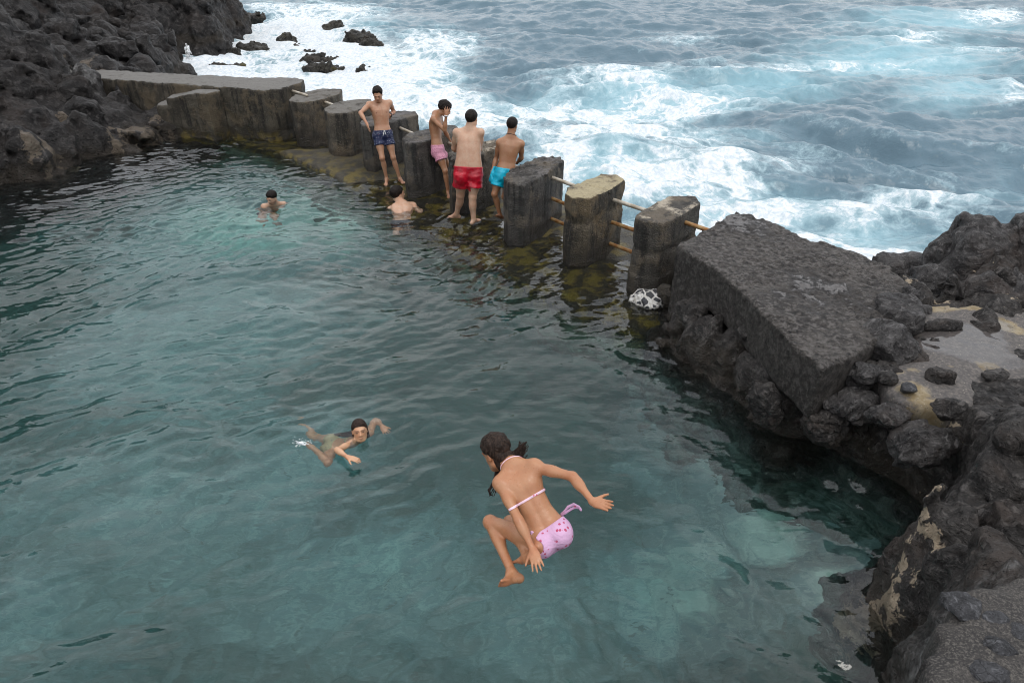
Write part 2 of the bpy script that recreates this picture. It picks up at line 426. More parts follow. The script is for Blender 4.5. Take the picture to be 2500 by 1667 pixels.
def mat_pad():
    m, nt, out = new_mat('tan_mortar'); N = NT(nt); p = N.pos()
    a = N.attr('wet').outputs['Fac']; ta = N.attr('tan').outputs['Fac']; w = N.warp(p, 3, .25)
    n = N.noise(w, 2.2, 8, .7); f = N.noise(p, 35, 4, .7); g = N.noise(w, 7, 5, .65)
    tanc = N.mix(N.rng(g, .35, .65), (.20, .145, .07), (.30, .25, .17))
    grey = N.mix(N.rng(f, .4, .7), (.075, .068, .065), (.16, .14, .125))
    tm = N.rng(N.math('ADD', ta, N.math('MULTIPLY', N.math('SUBTRACT', n, .5), 1.6)), .42, .62)
    c = N.mix(tm, grey, tanc)
    sp = N.vor(p, 38); c = N.mix(N.rng(sp, .22, .12, 0, .7), c, (.05, .045, .04))
    c = N.mix(N.rng(N.vor(N.vadd(p, (.3, .2, 0)), 26), .14, .08, 0, .7), c, (.42, .38, .3))
    wet = N.rng(N.math('ADD', a, N.math('MULTIPLY', N.math('SUBTRACT', n, .5), .9)), .5, .68)
    bsdf(N, out, Base__Color=N.mix(N.math('MULTIPLY', wet, .45), c, (.05, .045, .045)), Roughness=N.rng(wet, 0, 1, .75, .07),
         Normal=N.bump(N.math('MULTIPLY', f, N.math('SUBTRACT', 1.0, wet)), .5, .012)); return m
M['pad'] = mat_pad()
def mat_floor():
    m, nt, out = new_mat('pool_bed'); N = NT(nt); p = N.pos()
    a = N.attr('pale').outputs['Fac']; w = N.warp(p, .9, .9)
    n = N.noise(w, .8, 6, .62); f = N.noise(w, 5, 6, .7)
    v = N.math('ADD', a, N.math('MULTIPLY', N.math('SUBTRACT', n, .5), .8))
    v = N.math('ADD', v, N.math('MULTIPLY', N.math('SUBTRACT', f, .5), .5))
    c = N.mix(N.rng(v, .1, .55), (.055, .11, .088), (.22, .30, .285)); c = N.mix(N.rng(v, .5, 1.0), c, (.60, .74, .62))
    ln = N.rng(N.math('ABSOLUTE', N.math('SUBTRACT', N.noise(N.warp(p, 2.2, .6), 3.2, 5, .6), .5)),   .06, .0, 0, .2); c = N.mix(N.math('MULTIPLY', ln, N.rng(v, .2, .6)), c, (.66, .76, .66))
    ck = N.rng(N.vor(N.warp(p, 1.1, .9), .9, 'DISTANCE_TO_EDGE'), 0, .07, .3, 0); c = N.mix(N.math('MULTIPLY', ck, N.rng(f, .4, .6)), c, (.07, .09, .08))
    st = N.vor(N.warp(p, 2, .3), 3.3); c = N.mix(N.rng(st, .16, .11, 0, .5), c, (.10, .12, .10))
    bsdf(N, out, Base__Color=c, Roughness=.9, Normal=N.bump(f, .5, .05)); return m
M['floor'] = mat_floor()
def mat_water():
    m, nt, out = new_mat('pool_water'); N = NT(nt); p = N.pos()
    n1 = N.noise(N.vscale(p, (1.0, 1.8, 1)), 5.5, 2, .5); n2 = N.noise(N.vscale(p, (1, 1.7, 1)), 16, 2, .5)
    h = N.math('ADD', N.math('MULTIPLY', n1, 1.0), N.math('MULTIPLY', n2, .16))
    b = bsdf(N, out, Base__Color=(.93, .98, .98, 1), Roughness=.0, IOR=WATER_IOR, Normal=N.bump(h, .35, .02))
    b.inputs['Transmission Weight'].default_value = 1.0
    v = N.n('ShaderNodeVolumeAbsorption', Color=(.52, .80, .82, 1), Density=WATER_ABS)
    nt.links.new(v.outputs[0], out.inputs['Volume']); return m

M['water'] = mat_water()
def mat_sea():
    m, nt, out = new_mat('sea_surface'); N = NT(nt); p = N.pos()
    foam = N.attr('foam').outputs['Fac']; aer = N.attr('aer').outputs['Fac']; crest = N.attr('crest').outputs['Fac']
    flat = N.vscale(p, (1, 1, 0))
    w = N.warp(N.warp(flat, .35, 2.6), 1.2, .8)
    n1 = N.noise(w, .55, 9, .72); n2 = N.noise(N.warp(flat, .8, 1.2), 2.6, 7, .72)
    l1 = N.rng(N.vor(w, .62, 'DISTANCE_TO_EDGE'), 0, .16, 1, 0)
    w2 = N.warp(N.warp(flat, .7, 1.6), 2.6, .35)
    l2 = N.rng(N.vor(w2, 1.7, 'DISTANCE_TO_EDGE'), 0, .22, 1, 0)
    n3 = N.noise(N.warp(flat, 2.5, .5), 8.0, 5, .7)
    fa = N.rng(foam, .1, .6)
    s = N.math('MULTIPLY', foam, .92)
    s = N.math('ADD', s, N.math('MULTIPLY', N.math('SUBTRACT', n1, .5), 1.5))
    s = N.math('ADD', s, N.math('MULTIPLY', N.math('SUBTRACT', n2, .5), 1.0))
    s = N.math('ADD', s, N.math('MULTIPLY', N.math('SUBTRACT', n3, .5), .7))
    s = N.math('ADD', s, N.math('MULTIPLY', N.math('ADD', N.math('MULTIPLY', l1, .42), N.math('MULTIPLY', l2, .34)), fa))
    s = N.math('ADD', s, N.math('MULTIPLY', crest, .28))
    fm = N.rng(s, .60, 1.06)
    thin = N.rng(s, .2, .8, 0, .72)
    a2 = N.rng(N.math('ADD', aer, N.math('MULTIPLY', N.math('SUBTRACT', n1, .5), .7)), .08, .85)
    base = N.mix(a2, (.095, .165, .21), (.27, .48, .55))
    base = N.mix(thin, base, (.44, .60, .65))
    col = N.mix(fm, base, N.mix(N.rng(n3, .35, .62), (.56, .63, .68), (.80, .82, .83)))
    r1 = N.noise(N.vscale(p, (1, 1.6, 1)), 2.2, 6, .62); r2 = N.noise(p, 9, 4, .6)
    h = N.math('ADD', N.math('MULTIPLY', r1, .55), N.math('MULTIPLY', r2, .12)); h = N.math('ADD', h, N.math('MULTIPLY', fm, .12))
    b = bsdf(N, out, Base__Color=col, Roughness=N.rng(fm, 0, 1, .12, .8), IOR=1.45, Normal=N.bump(h, .6, .13))
    return m
M['sea'] = mat_sea()
def mat_foam():
    m, nt, out = new_mat('falling_water'); N = NT(nt); n = N.noise(N.pos(), 14, 4)
    bsdf(N, out, Base__Color=N.mix(n, (.7, .74, .76), (.9, .9, .9)), Roughness=.4, Alpha=N.rng(N.noise(N.vscale(N.pos(), (8, 8, 1.2)), 1.6, 4), .45, .6)); return m
M['foam'] = mat_foam()
M['foam_solid'] = mat_simple('foam_drops', (.85, .87, .88), .3, noise=.1)

def mat_sand():
    m, nt, out = new_mat('sandy_mortar'); N = NT(nt); p = N.pos()
    n = N.noise(N.warp(p, 3, .2), 3, 7, .65); f = N.noise(p, 90, 3, .8); g = N.noise(p, 30, 4, .7)
    c = N.mix(N.rng(n, .35, .65), (.026, .023, .022), (.052, .046, .041)); c = N.mix(N.rng(f, .5, .62, 0, .9), c, (.11, .10, .088)); c = N.mix(N.rng(f, .45, .35, 0, .9), c, (.012, .012, .012))
    bsdf(N, out, Base__Color=c, Roughness=.8, Normal=N.bump(N.math('ADD', f, g), .7, .008)); return m
M['sand'] = mat_sand()

def mat_slab():
    m, nt, out = new_mat('pitted_lava_concrete'); N = NT(nt); p = N.pos(); w = N.warp(p, 1.4, .5)
    big = N.noise(w, .75, 5, .6); mid = N.noise(w, 3.2, 7, .68); ch = N.noise(N.warp(p, 9, .05), 15, 7, .78); fi = N.noise(p, 48, 4, .75)
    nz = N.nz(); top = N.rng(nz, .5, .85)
    c = N.mix(N.rng(mid, .36, .66), (.048, .040, .035), (.120, .105, .093))
    c = N.mix(N.rng(ch, .50, .58, 0, .9), c, (.21, .19, .175)); c = N.mix(N.rng(ch, .46, .40, 0, .95), c, (.010, .009, .009))
    c = N.mix(N.rng(fi, .58, .72, 0, .7), c, (.24, .22, .20)); c = N.mix(N.rng(fi, .42, .3, 0, .7), c, (.012, .011, .010))
    pv = N.math('ADD', big, N.math('MULTIPLY', N.math('SUBTRACT', mid, .5), .35)); pv = N.math('ADD', pv, N.math('MULTIPLY', N.math('SUBTRACT', ch, .5), .35))
    pud = N.math('MULTIPLY', N.rng(pv, .565, .63), top)
    c = N.mix(N.math('MULTIPLY', pud, .7), c, (.085, .079, .079))
    side = N.math('SUBTRACT', 1.0, top); c = N.mix(N.math('MULTIPLY', side, .45), c, (.022, .019, .015))  # side faces darkened in the colour, standing in for shade
    h = N.math('ADD', N.math('MULTIPLY', ch, 1.3), N.math('MULTIPLY', fi, .4)); h = N.math('MULTIPLY', h, N.math('SUBTRACT', 1.0, N.math('MULTIPLY', pud, .85)))
    b = bsdf(N, out, Base__Color=c, Roughness=N.rng(pud, 0, 1, .62, .22), Normal=N.bump(h, 1.0, .08)); b.inputs['Specular IOR Level'].default_value = .45
    return m
M['conc_slab'] = mat_slab()
# ------------------------------------------------------------------ built blocks
def xy(pts, z): return [tuple(at_z(px, py, z)[:2]) for px, py in pts]
def noisy(D, X, Y, Z, fn, band):
    m = np.abs(D) < band
    if m.any():
        p = np.stack([X[m], Y[m], Z[m]], 1); D[m] += fn(p)
    return D
def block(name, poly, z0, z1, mat, h=.018, rnd=.05, amp=.02, freq=6.0, top_amp=0.0, taper=0.0, parent=None, ztop=None, zbot=None, extra=None, pitf=14.0, origin=None, fine=.0):
    poly = np.array(poly); pad = .08 + amp * 2 + max(0, taper) * (z1 - z0)
    g = Grid((poly[:, 0].min() - pad, poly[:, 1].min() - pad, z0 - pad), (poly[:, 0].max() + pad, poly[:, 1].max() + pad, z1 + .12 + pad), h)
    X, Y, Z = g.pts()
    dp = poly_sd(X[:, :, 0], Y[:, :, 0], poly)[:, :, None] + taper * (z1 - Z)
    zt = (ztop(X, Y) if ztop else z1); zb = zbot(X, Y) if zbot else z0
    D = smax(smax(dp, Z - zt, rnd), zb - Z, .02).astype(f32)
    def fn(p):
        n = fbm(p * freq, 4, .55) * amp
        n = n + fbm(p * np.array([14, 14, 2.]), 2) * amp * .25
        if top_amp:
            tz = (ztop(p[:, 0], p[:, 1]) if ztop else z1)
            t = smooth(-.12, .02, p[:, 2] - tz)
            f1, f2 = worley(p * pitf); n = n + t * top_amp * (f1 - .45) + t * top_amp * .8 * fbm(p * 9, 4, .6)
        return n
    D = noisy(D, X, Y, Z, fn, .12 + amp)
    if extra: D = extra(D, X, Y, Z)
    V, Q = surface_nets(D, g.lo, g.h); V, Q = biggest(V, Q); V = laplace(V, Q, 1, .4)
    if fine:
        def ff(p):
            m = smooth(-.25, .35, fbm(p * 1.6, 3)); return fine * m * (fbm(p * 13, 4, .7) + .5 * (worley(p * 22)[0] - .5)) * (.18 + .82 * smooth(z1 - .12, z1 - .02, p[:, 2]))
        V, Q = refine(V, Q, ff)
    if origin is None and parent is None: origin = (*poly.mean(0), z0)
    return make_mesh(name, V, Q, mat, parent=parent, origin=origin)
def grooves(D, X, Y, Z): return D
PILL = [
 ('p2', [(703,244),(719,231),(749,222),(791,216),(835,216),(828,229),(791,241),(749,249),(715,249)], 1.0, 'conc_brown', .04, 'flat brown concrete pillar with a rounded nose, next to the long wall'),
 ('p3', [(789,266),(801,256),(830,247),(866,242),(906,241),(912,256),(872,268),(845,276),(800,275)], 1.05, 'conc_brown', .0, 'brown concrete pillar with wet top, left of the man in navy shorts'),
 ('p4', [(877,299),(888,286),(925,275),(961,270),(1014,270),(1021,280),(953,299),(905,308),(884,306)], 1.02, 'conc_dark', .0, 'dark concrete pillar the man in navy shorts leans against'),
 ('p5', [(981,335),(997,324),(1042,314),(1093,304),(1113,304),(1121,311),(1100,327),(1046,343),(1012,350),(988,347)], 1.02, 'conc_dark', .0, 'dark rounded concrete pillar left of the man in pink shorts'),
 ('p6', [(1092,374),(1104,363),(1140,350),(1181,341),(1212,340),(1222,350),(1210,362),(1174,373),(1130,386),(1100,386)], 1.02, 'conc_patch', .0, 'chipped concrete pillar in front of the man in red shorts'),
 ('p7', [(1229,432),(1243,414),(1310,383),(1366,381),(1377,392),(1334,424),(1280,452),(1240,444)], 1.0, 'conc_dark', .0, 'rough dark concrete pillar right of the man in turquoise shorts'),
 ('p8', [(1379,470),(1385,456),(1468,424),(1508,425),(1527,438),(1492,462),(1441,484),(1398,484)], 1.05, 'conc_yellow', .0, 'concrete pillar with a cracked yellowish top'),
 ('p9', [(1551,521),(1634,477),(1698,477),(1712,497),(1645,535),(1618,545),(1570,540),(1552,530)], 1.05, 'conc_patch', .0, 'concrete pillar with patchy pale top, last one before the big slab'),
]
for key, pts, zt, mt, tap, lab in PILL:
    poly = xy(pts, zt); P = np.array(poly)
    rough_top = {'p7': .05, 'p6': .03}.get(key, .008)
    ax = P[np.argmax(P[:, 1])] - P[np.argmin(P[:, 1])]
    def ex(D, X, Y, Z, key=key, P=P, zt=zt):
        if key == 'p9':      # broken belt under the cap
            m = np.abs(D) < .12; p = np.stack([X[m], Y[m], Z[m]], 1)
            D[m] += .05 * np.exp(-((p[:, 2] - .62) / .05) ** 2) * np.clip(.4 + fbm(p * 5), 0, 1)
            D[m] += -.018 * smooth(.3, .26, p[:, 2])
        if key == 'p8':
            m = np.abs(D) < .12; p = np.stack([X[m], Y[m], Z[m]], 1)
            D[m] += .05 * np.exp(-((p[:, 2] - .72 - .12 * fbm(p * 2)) / .09) ** 2) * np.clip(.45 + fbm(p * 7), 0, 1)
            a = P[:, :].mean(0); t = (p[:, 0] - a[0]) * .64 + (p[:, 1] - a[1]) * .76 + .03 * fbm(p * 4)
            D[m] += .02 * np.exp(-(t / .012) ** 2) * (p[:, 2] > zt - .1)
        if key == 'p6':
            m = np.abs(D) < .15; p = np.stack([X[m], Y[m], Z[m]], 1)
            D[m] += .06 * smooth(.72, .85, p[:, 2]) * np.clip(fbm(p * 6) + .2, 0, 1)
        if key in ('p4', 'p5', 'p7'):
            m = np.abs(D) < .12; p = np.stack([X[m], Y[m], Z[m]], 1)
            D[m] += -.012 * smooth(.47, .45, p[:, 2]) * (1 if key == 'p5' else .3)
        return D
    o = block('pillar', poly, -.35, zt, M[mt], h=.018, rnd=.05 if key in ('p3', 'p5') else .03, amp=.022, top_amp=rough_top, fine=.010, taper=-tap * 0 + tap, extra=ex)
    tag(o, lab, 'pillar', 'concrete pillars between the pool and the sea')
# --- rails between pillars
def rail(px0, py0, px1, py1, z, mat, lab, ext=.12, drop=0.0):
    a = at_z(px0, py0, z); b = at_z(px1, py1, z); d = (b - a) / np.linalg.norm(b - a)
    a = a - d * ext; b = b + d * ext; a[2] -= drop; b[2] -= drop
    o = tube('rail', a, b, .029, M[mat]); tag(o, lab, 'rail', 'metal rails joining the pillars')
rail(713, 222, 745, 232, 1.02, 'steel', 'pale metal rail from the long wall to the first pillar', .1)
rail(795, 250, 815, 257, .92, 'steel', 'short pale metal rail between the two brown pillars left of the man in navy shorts', .1)
rail(973, 311, 1005, 325, .86, 'steel', 'pale metal rail right of the man in navy shorts', .1)
rail(1085, 345, 1112, 357, .86, 'steel', 'pale metal rail beside the man in pink shorts', .12)
rail(1199, 385, 1255, 406, .82, 'steel', 'metal rail behind the man in turquoise shorts', .1)
for (x0, y0, x1, y1, nm) in ((1332, 428, 1400, 453, 'between the rough dark pillar and the yellow topped pillar'), (1491, 486, 1568, 511, 'between the yellow topped pillar and the patchy topped pillar')):
    rail(x0, y0, x1, y1, .86, 'steel', 'top worn pale rail ' + nm)
    rail(x0, y0, x1, y1, .86, 'rust', 'middle rusty rail ' + nm, drop=.34)
    rail(x0, y0, x1, y1, .86, 'rust', 'lowest rusty rail ' + nm, drop=.68)
rail(1672, 543, 1722, 560, .90, 'rust', 'short rusty rail from the last pillar to the big slab')
# --- long wall on the left with buttress and steps
WALL_Z = 1.15
wall = xy([(165,190),(251,191.5),(398,202),(551,212),(642,219),(685,215),(735,202),(742,193),(720,189),(600,188),(238,169),(165,169)], WALL_Z)
o = block('long_wall', wall, -.4, WALL_Z, M['conc_wall'], h=.035, rnd=.05, amp=.045, freq=3.5, top_amp=.02, fine=.014)
W = tag(o, 'long low concrete wall running from the left rocks to the pillars', 'wall')
Fp = at_z(527, 346); Lp = at_z(428, 337); Rp = at_z(588, 327); bz = at_y(510, 231, Fp[1])[2]
b1 = [tuple(Lp[:2]), tuple(Fp[:2]), tuple(Rp[:2]), (Rp[0] + .15, Rp[1] + .9), (Lp[0] - .05, Rp[1] + .9)]
o = block('buttress', b1, -.4, bz, M['conc_wall'], h=.03, rnd=.05, fine=.014, ztop=lambda X, Y: bz + .02 - .16 * smooth(Fp[0] - .2, Lp[0], X) - .22 * smooth(Fp[1] + .5, Fp[1] + .1, Y - .25 * (X - Fp[0])) * 0, amp=.025, top_amp=.015, parent=W)
L2 = at_z(399, 334); s1 = [tuple(L2[:2]), (Lp[0] + .1, Lp[1] - .03), (Lp[0] + .1, Rp[1] + .8), (L2[0], Rp[1] + .8)]
block('step', s1, -.4, bz * .72, M['conc_wall'], h=.03, rnd=.1, amp=.03, parent=W)
L3 = at_z(322, 325); s2 = [tuple(L3[:2]), (L2[0] + .05, L2[1] - .08), (L2[0] + .05, Rp[1] + .8), (L3[0] + .1, Rp[1] + .8)]
block('low_step', s2, -.4, .32, M['conc_wall'], h=.03, rnd=.12, amp=.04, parent=W)
# --- big slab on the right
SLAB = xy([(1652,597),(1798,514),(1896,542),(1968,580),(2095,612),(2175,650),(2225,695),(2190,731),(2180,803),(2100,862),(2006,903),(1925,829),(1823,722),(1755,663)], 1.0)
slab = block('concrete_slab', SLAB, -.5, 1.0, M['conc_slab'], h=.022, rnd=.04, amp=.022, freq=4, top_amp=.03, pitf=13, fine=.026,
      zbot=lambda X, Y: -.45 + .92 * smooth(7.5, 7.1, Y))
tag(slab, 'big tilted looking slab of rough dark concrete with wet pitted top', 'slab')
# ------------------------------------------------------------------ ledge under the pillars
FL = np.array([(-5.9, 16.35), (-4.9, 15.5), (-3.9, 14.4), (-2.85, 13.3), (-1.95, 12.2), (-.95, 11.2), (0, 10.2), (.8, 9.25), (1.6, 8.4), (2.2, 7.7)])
front = FL + np.array([[-.35, -.42]] * len(FL)); front[5:9] += (-.2, -.2)
back = FL + np.array([[1.15, 1.32]] * len(FL))
ledge_poly = [tuple(v) for v in front] + [(3.4, 7.6)] + [tuple(v) for v in back[::-1]] + [(-7.5, 18.4), (-7.6, 16.9)]
def ledge_h(X, Y):
    ac = (X * .66 + Y * .75) - 7.6           # distance across the row, 0 at the pillar fronts
    al = smooth(12.6, 13.4, Y) * smooth(15.6, 14.6, Y) - 1.1 * smooth(14.9, 15.8, Y)
    return np.where(ac < 0, -.04 + ac * .22, -.035 + ac * .08) + al * .13
g = Grid((-7.8, 7.0, -3.0), (3.6, 18.6, .5), .05); X, Y, Z = g.pts()
D = smax(poly_sd(X[:, :, 0], Y[:, :, 0], ledge_poly)[:, :, None] + np.zeros_like(Z), Z - ledge_h(X, Y), .15).astype(f32)
D = D - .25 * smooth(-.1, -1.2, Z)
D = noisy(D, X, Y, Z, lambda p: fbm(p * 2.2, 5, .6) * .06, .3)
V, Q = surface_nets(D, g.lo, g.h); V, Q = biggest(V, Q)
tag(make_mesh('ledge', V, Q, M['ledge']), kind='structure')
# ------------------------------------------------------------------ rocks: right shore
pool_r = [(1.9, 8.2), (1.83, 7.63), (1.72, 6.93), (2.0, 6.3), (2.22, 5.92), (2.57, 5.17), (3.01, 5.08), (3.22, 4.76), (3.5, 4.29), (3.37, 3.97), (3.03, 3.67), (2.67, 3.62), (2.53, 3.19), (2.58, 2.87), (2.43, 2.6), (2.0, 1.8), (1.2, .9), (0, .6), (-4, .5)]
POOL = pool_r + [(-12.0, .5), (-11.6, 8), (-10.6, 11), (-9.83, 12.77), (-9.02, 13.15), (-9.06, 14.25), (-8.19, 15.18), (-7.71, 16.23), (-6.6, 16.9), (-5.0, 16.9)]
SEA_R = [(3.0, 40), (2.4, 9.9), (3.1, 9.0), (3.6, 8.2), (4.2, 7.7), (4.55, 7.4), (5.2, 7.55), (5.9, 7.9), (7.5, 8.7), (9.5, 10), (14, 13), (20, 40)]
CP = [(1560,765,.1),(1590,740,.12),(1640,770,.42),(1690,790,.55),(1700,840,.45),(1750,860,.55),(1800,900,.6),(1850,930,.6),(1900,980,.6),(1950,950,.7),(2000,980,.75),(2030,1040,.45),(2060,960,.9),(2150,930,.95),(2250,880,.88),(2350,830,.86),(2480,760,.86),(2450,860,.86),(2280,960,.86),(2220,980,.86),
      (2230,700,.88),(2300,715,.9),(2350,760,.86),(2380,700,.95),(2480,700,1.05),(2450,660,1.1),(2260,650,.5),(2210,640,.45),(2100,1020,.75),(2180,1060,.8),(2150,1120,.45),(2250,1060,.85),(2330,1030,1.0),(2450,1000,1.35),(2490,950,1.45),(2250,1150,.9),(2330,1120,1.25),(2430,1120,1.6),(2490,1180,1.8),
      (2310,1230,1.0),(2400,1230,1.55),(2340,1330,1.15),(2280,1330,.55),(2220,1420,.35),(2150,1410,.22),(2120,1460,.2),(2180,1480,.4),(2260,1460,.75),(2330,1440,1.3),(2420,1400,1.6),(2480,1330,1.75),(2230,1560,.5),(2200,1630,.35),(2290,1560,1.15),(2360,1520,1.5),(2400,1600,1.55),(2480,1560,1.6),(2480,1450,1.62),(2300,1650,1.3)]
cps = [(*at_z(a, b, z)[:2], z) for a, b, z in CP]
cps += [(7, 4, 2.2), (9, 6, 2.0), (7.5, 7, 1.3), (6, 1.5, 2.2), (4, .5, 1.9), (2.4, .2, 1.7), (1.3, -.4, 1.6), (3, -2, 1.6), (8, 0, 3), (-1, -.6, 1.5), (-4, -1, 1.5), (2.6, 6.2, .55), (3.2, 5.9, .5), (3.4, 7.2, .5), (2.9, 7.8, .4), (3.8, 6.6, .6)]
def shore_field(lo, hi, h):
    g = Grid(lo, hi, h); X, Y, Z = g.pts(); x2, y2 = X[:, :, 0], Y[:, :, 0]
    p2 = np.stack([x2.ravel(), y2.ravel(), 0 * x2.ravel()], 1)
    wx = (fbm(p2 * 2.1, 4, .55) * .16).reshape(x2.shape); wy = (fbm(p2 * 2.1 + 40, 4, .55) * .16).reshape(x2.shape)
    dpool = poly_sd(x2 + wx, y2 + wy, POOL)                      # + on land
    dsea = poly_sd(x2 + wx, y2 + wy, SEA_R)
    hh = idw(x2 + wx * .6, y2 + wy * .6, cps, 3.2, .18)
    hh = np.where(dpool < 0, np.maximum(dpool * 3.5 - .1, -6), -.12 + (hh + .12) * smooth(-.02, .24, dpool) ** .6)
    hh = np.minimum(hh, np.where(dsea < 0, -.9 + dsea * 1.5, -.9 + dsea * 2.6))
    # under the slab and the pillars keep it low
    hh = np.where((x2 < 2.45) & (y2 > 8.0), np.minimum(hh, -.6), hh)
    ds = poly_sd(x2, y2, SLAB); hh = np.where(ds < -.12, np.minimum(hh, .62), hh)
    D = ((Z - hh[:, :, None]) * .62).astype(f32)
    flat = np.exp(-((x2 - 4.1) ** 2 + (y2 - 5.6) ** 2) / 1.1)
    def fn(p):
        f1, f2 = worley(p * 2.3 + fbm(p * 1.1, 2)[:, None] * .5); b1 = (f1 - .5) * .26
        g1, g2 = worley(p * 5.6 + fbm(p * 2.3, 2)[:, None] * .5); b2 = (g1 - .5) * .10
        r = fbm(p * 3.3, 6, .62) * .11
        k1, k2 = worley(p * 12.0 + fbm(p * 5, 2)[:, None] * .4)
        amt = 1 - .8 * np.exp(-((p[:, 0] - 4.15) ** 2 / 1.0 + (p[:, 1] - 5.5) ** 2 / 1.1))
        plat = smooth(.0, .25, poly_sd(p[:, 0], p[:, 1], PLAT)); amt = amt * (.12 + .88 * plat)
        b1 = b1 * .6 - (np.clip(f2 - f1, 0, .32) - .16) * .42; b2 = b2 * .5 - (np.clip(g2 - g1, 0, .3) - .15) * .20
        return (b1 + b2 + r + (k1 - .45) * .04 + (np.abs(perlin(p * 6.5)) - .3) * -.07 + (np.abs(perlin(p * 3.1 + 7)) - .3) * -.10) * amt
    D = noisy(D, X, Y, Z, fn, .42)
    return g, D
PLAT = xy([(2500,1300),(2440,1370),(2340,1430),(2300,1480),(2290,1560),(2230,1667),(2300,1900),(2700,1900),(2700,1300)], 1.55)
g, D = shore_field((1.2, -1.5, -2.8), (9.5, 10.2, 3.2), .04)
V, Q = surface_nets(D, g.lo, g.h); V, Q = biggest(V, Q)
V, Q = refine(V, Q, lambda p: (fbm(p * 11, 4, .65) * .022 + fbm(p * 30, 2) * .006) * (.15 + .85 * smooth(.0, .2, poly_sd(p[:, 0], p[:, 1], PLAT))))
tanv = np.zeros(len(V))
for px, py, z, r, s in ((2150,1420,.3,.28,.6),(2200,1380,.4,.2,.55),(2220,1330,.5,.18,.5),(2180,1480,.4,.16,.4),(2350,1350,1.2,.3,.25),(2250,950,.9,.45,.25),(2350,730,.95,.6,.5),(1600,790,.2,.2,.25),(2030,1020,.5,.3,.1)):
    c = at_z(px, py, z); tanv = np.maximum(tanv, s * np.exp(-((V[:, 0] - c[0]) ** 2 + (V[:, 1] - c[1]) ** 2) / r ** 2))
palev = np.full(len(V), .17)  # even base paints scattered grey highlights; the spots below are weathered rock
for px, py, z, r, s in ((2400,1340,1.55,.4,1.0),(2470,1400,1.6,.3,.9),(2400,1360,1.55,.28,.75),(2440,1300,1.6,.3,.7),(2360,1420,1.5,.2,.6),(2480,1250,1.7,.3,.6),(2330,1220,1.1,.25,.35),(2400,1160,1.5,.3,.3),(2150,1120,.5,.3,.25),(2450,1050,1.4,.4,.3)):
    c = at_z(px, py, z); palev = np.maximum(palev, s * np.exp(-((V[:, 0] - c[0]) ** 2 + (V[:, 1] - c[1]) ** 2) / r ** 2))
shore = make_mesh('rocky_shore', V, Q, M['rock'], attrs={'tan': tanv, 'pale': palev}); tag(shore, kind='structure')
# near bank behind and below the camera (outside the photo, closes the pool)
g = Grid((-13, -2.2, -2.8), (1.4, 1.4, 2.0), .12); X, Y, Z = g.pts()
dp = poly_sd(X[:, :, 0], Y[:, :, 0], POOL); hh = np.where(dp < 0, np.maximum(dp * 2 - .1, -2.7), 1.45 * smooth(0, .5, dp) - .1)
D = ((Z - hh[:, :, None]) * .6).astype(f32); D = noisy(D, X, Y, Z, lambda p: fbm(p * 1.5, 4) * .2, .5)
D[:, -1, :] = np.maximum(D[:, -1, :], .01) * 0 + D[:, -1, :]
V, Q = surface_nets(D, g.lo, g.h)
tag(make_mesh('near_bank', V, Q, M['rock'], attrs={'tan': np.zeros(len(V))}), kind='structure')
# tan mortar pad with its puddle
pad = xy([(2168,740),(2200,735),(2300,742),(2400,735),(2520,740),(2600,800),(2600,900),(2500,925),(2440,940),(2400,975),(2330,1000),(2270,985),(2200,975),(2170,940),(2150,905),(2210,870),(2240,830),(2215,790)], .88)
g = Grid((2.6, 4.2, .55), (6.6, 7.2, 1.1), .03); X, Y, Z = g.pts(); x2, y2 = X[:, :, 0], Y[:, :, 0]
p2 = np.stack([x2.ravel(), y2.ravel(), 0 * x2.ravel()], 1); nn = fbm(p2 * 3, 5, .6).reshape(x2.shape)
dpd = poly_sd(x2, y2, pad) + nn * .12
top = .90 + .012 * fbm(p2 * 8, 4).reshape(x2.shape) - .05 * smooth(-.3, .1, dpd)
D = smax(Z - top[:, :, None], np.maximum(dpd[:, :, None], .6 - Z), .06).astype(f32)
V, Q = surface_nets(D, g.lo, g.h); V, Q = biggest(V, Q)
tnp = np.zeros(len(V))
for px, py, rx, ry, s in ((2235,950,60,35,.72),(2290,980,40,20,.8),(2280,745,90,22,.9),(2400,745,120,18,.8),(2150,890,40,20,.7),(2210,900,60,12,.7),(2470,800,40,60,.55),(2420,900,60,25,.5),(2330,900,60,20,.4)):
    c = at_z(px, py, .9); e = at_z(px + rx, py, .9); q = at_z(px, py - ry, .9)
    tnp = np.maximum(tnp, s * np.exp(-((V[:, 0] - c[0]) / (e[0] - c[0])) ** 2 - ((V[:, 1] - c[1]) / (q[1] - c[1])) ** 2))
wet = np.zeros(len(V))
for px, py, rx, ry, s in ((2350,830,150,60,1.0),(2250,830,60,30,.8),(2420,790,70,40,.7),(2420,870,120,40,.8),(2190,970,30,20,.9)):
    c = at_z(px, py, .9); e = at_z(px + rx, py, .9); q = at_z(px, py - ry, .9)
    wet = np.maximum(wet, s * np.exp(-((V[:, 0] - c[0]) / (e[0] - c[0])) ** 2 - ((V[:, 1] - c[1]) / (q[1] - c[1])) ** 2))
tag(make_mesh('mortar_path', V, Q, M['pad'], attrs={'wet': wet, 'tan': tnp}), kind='structure')
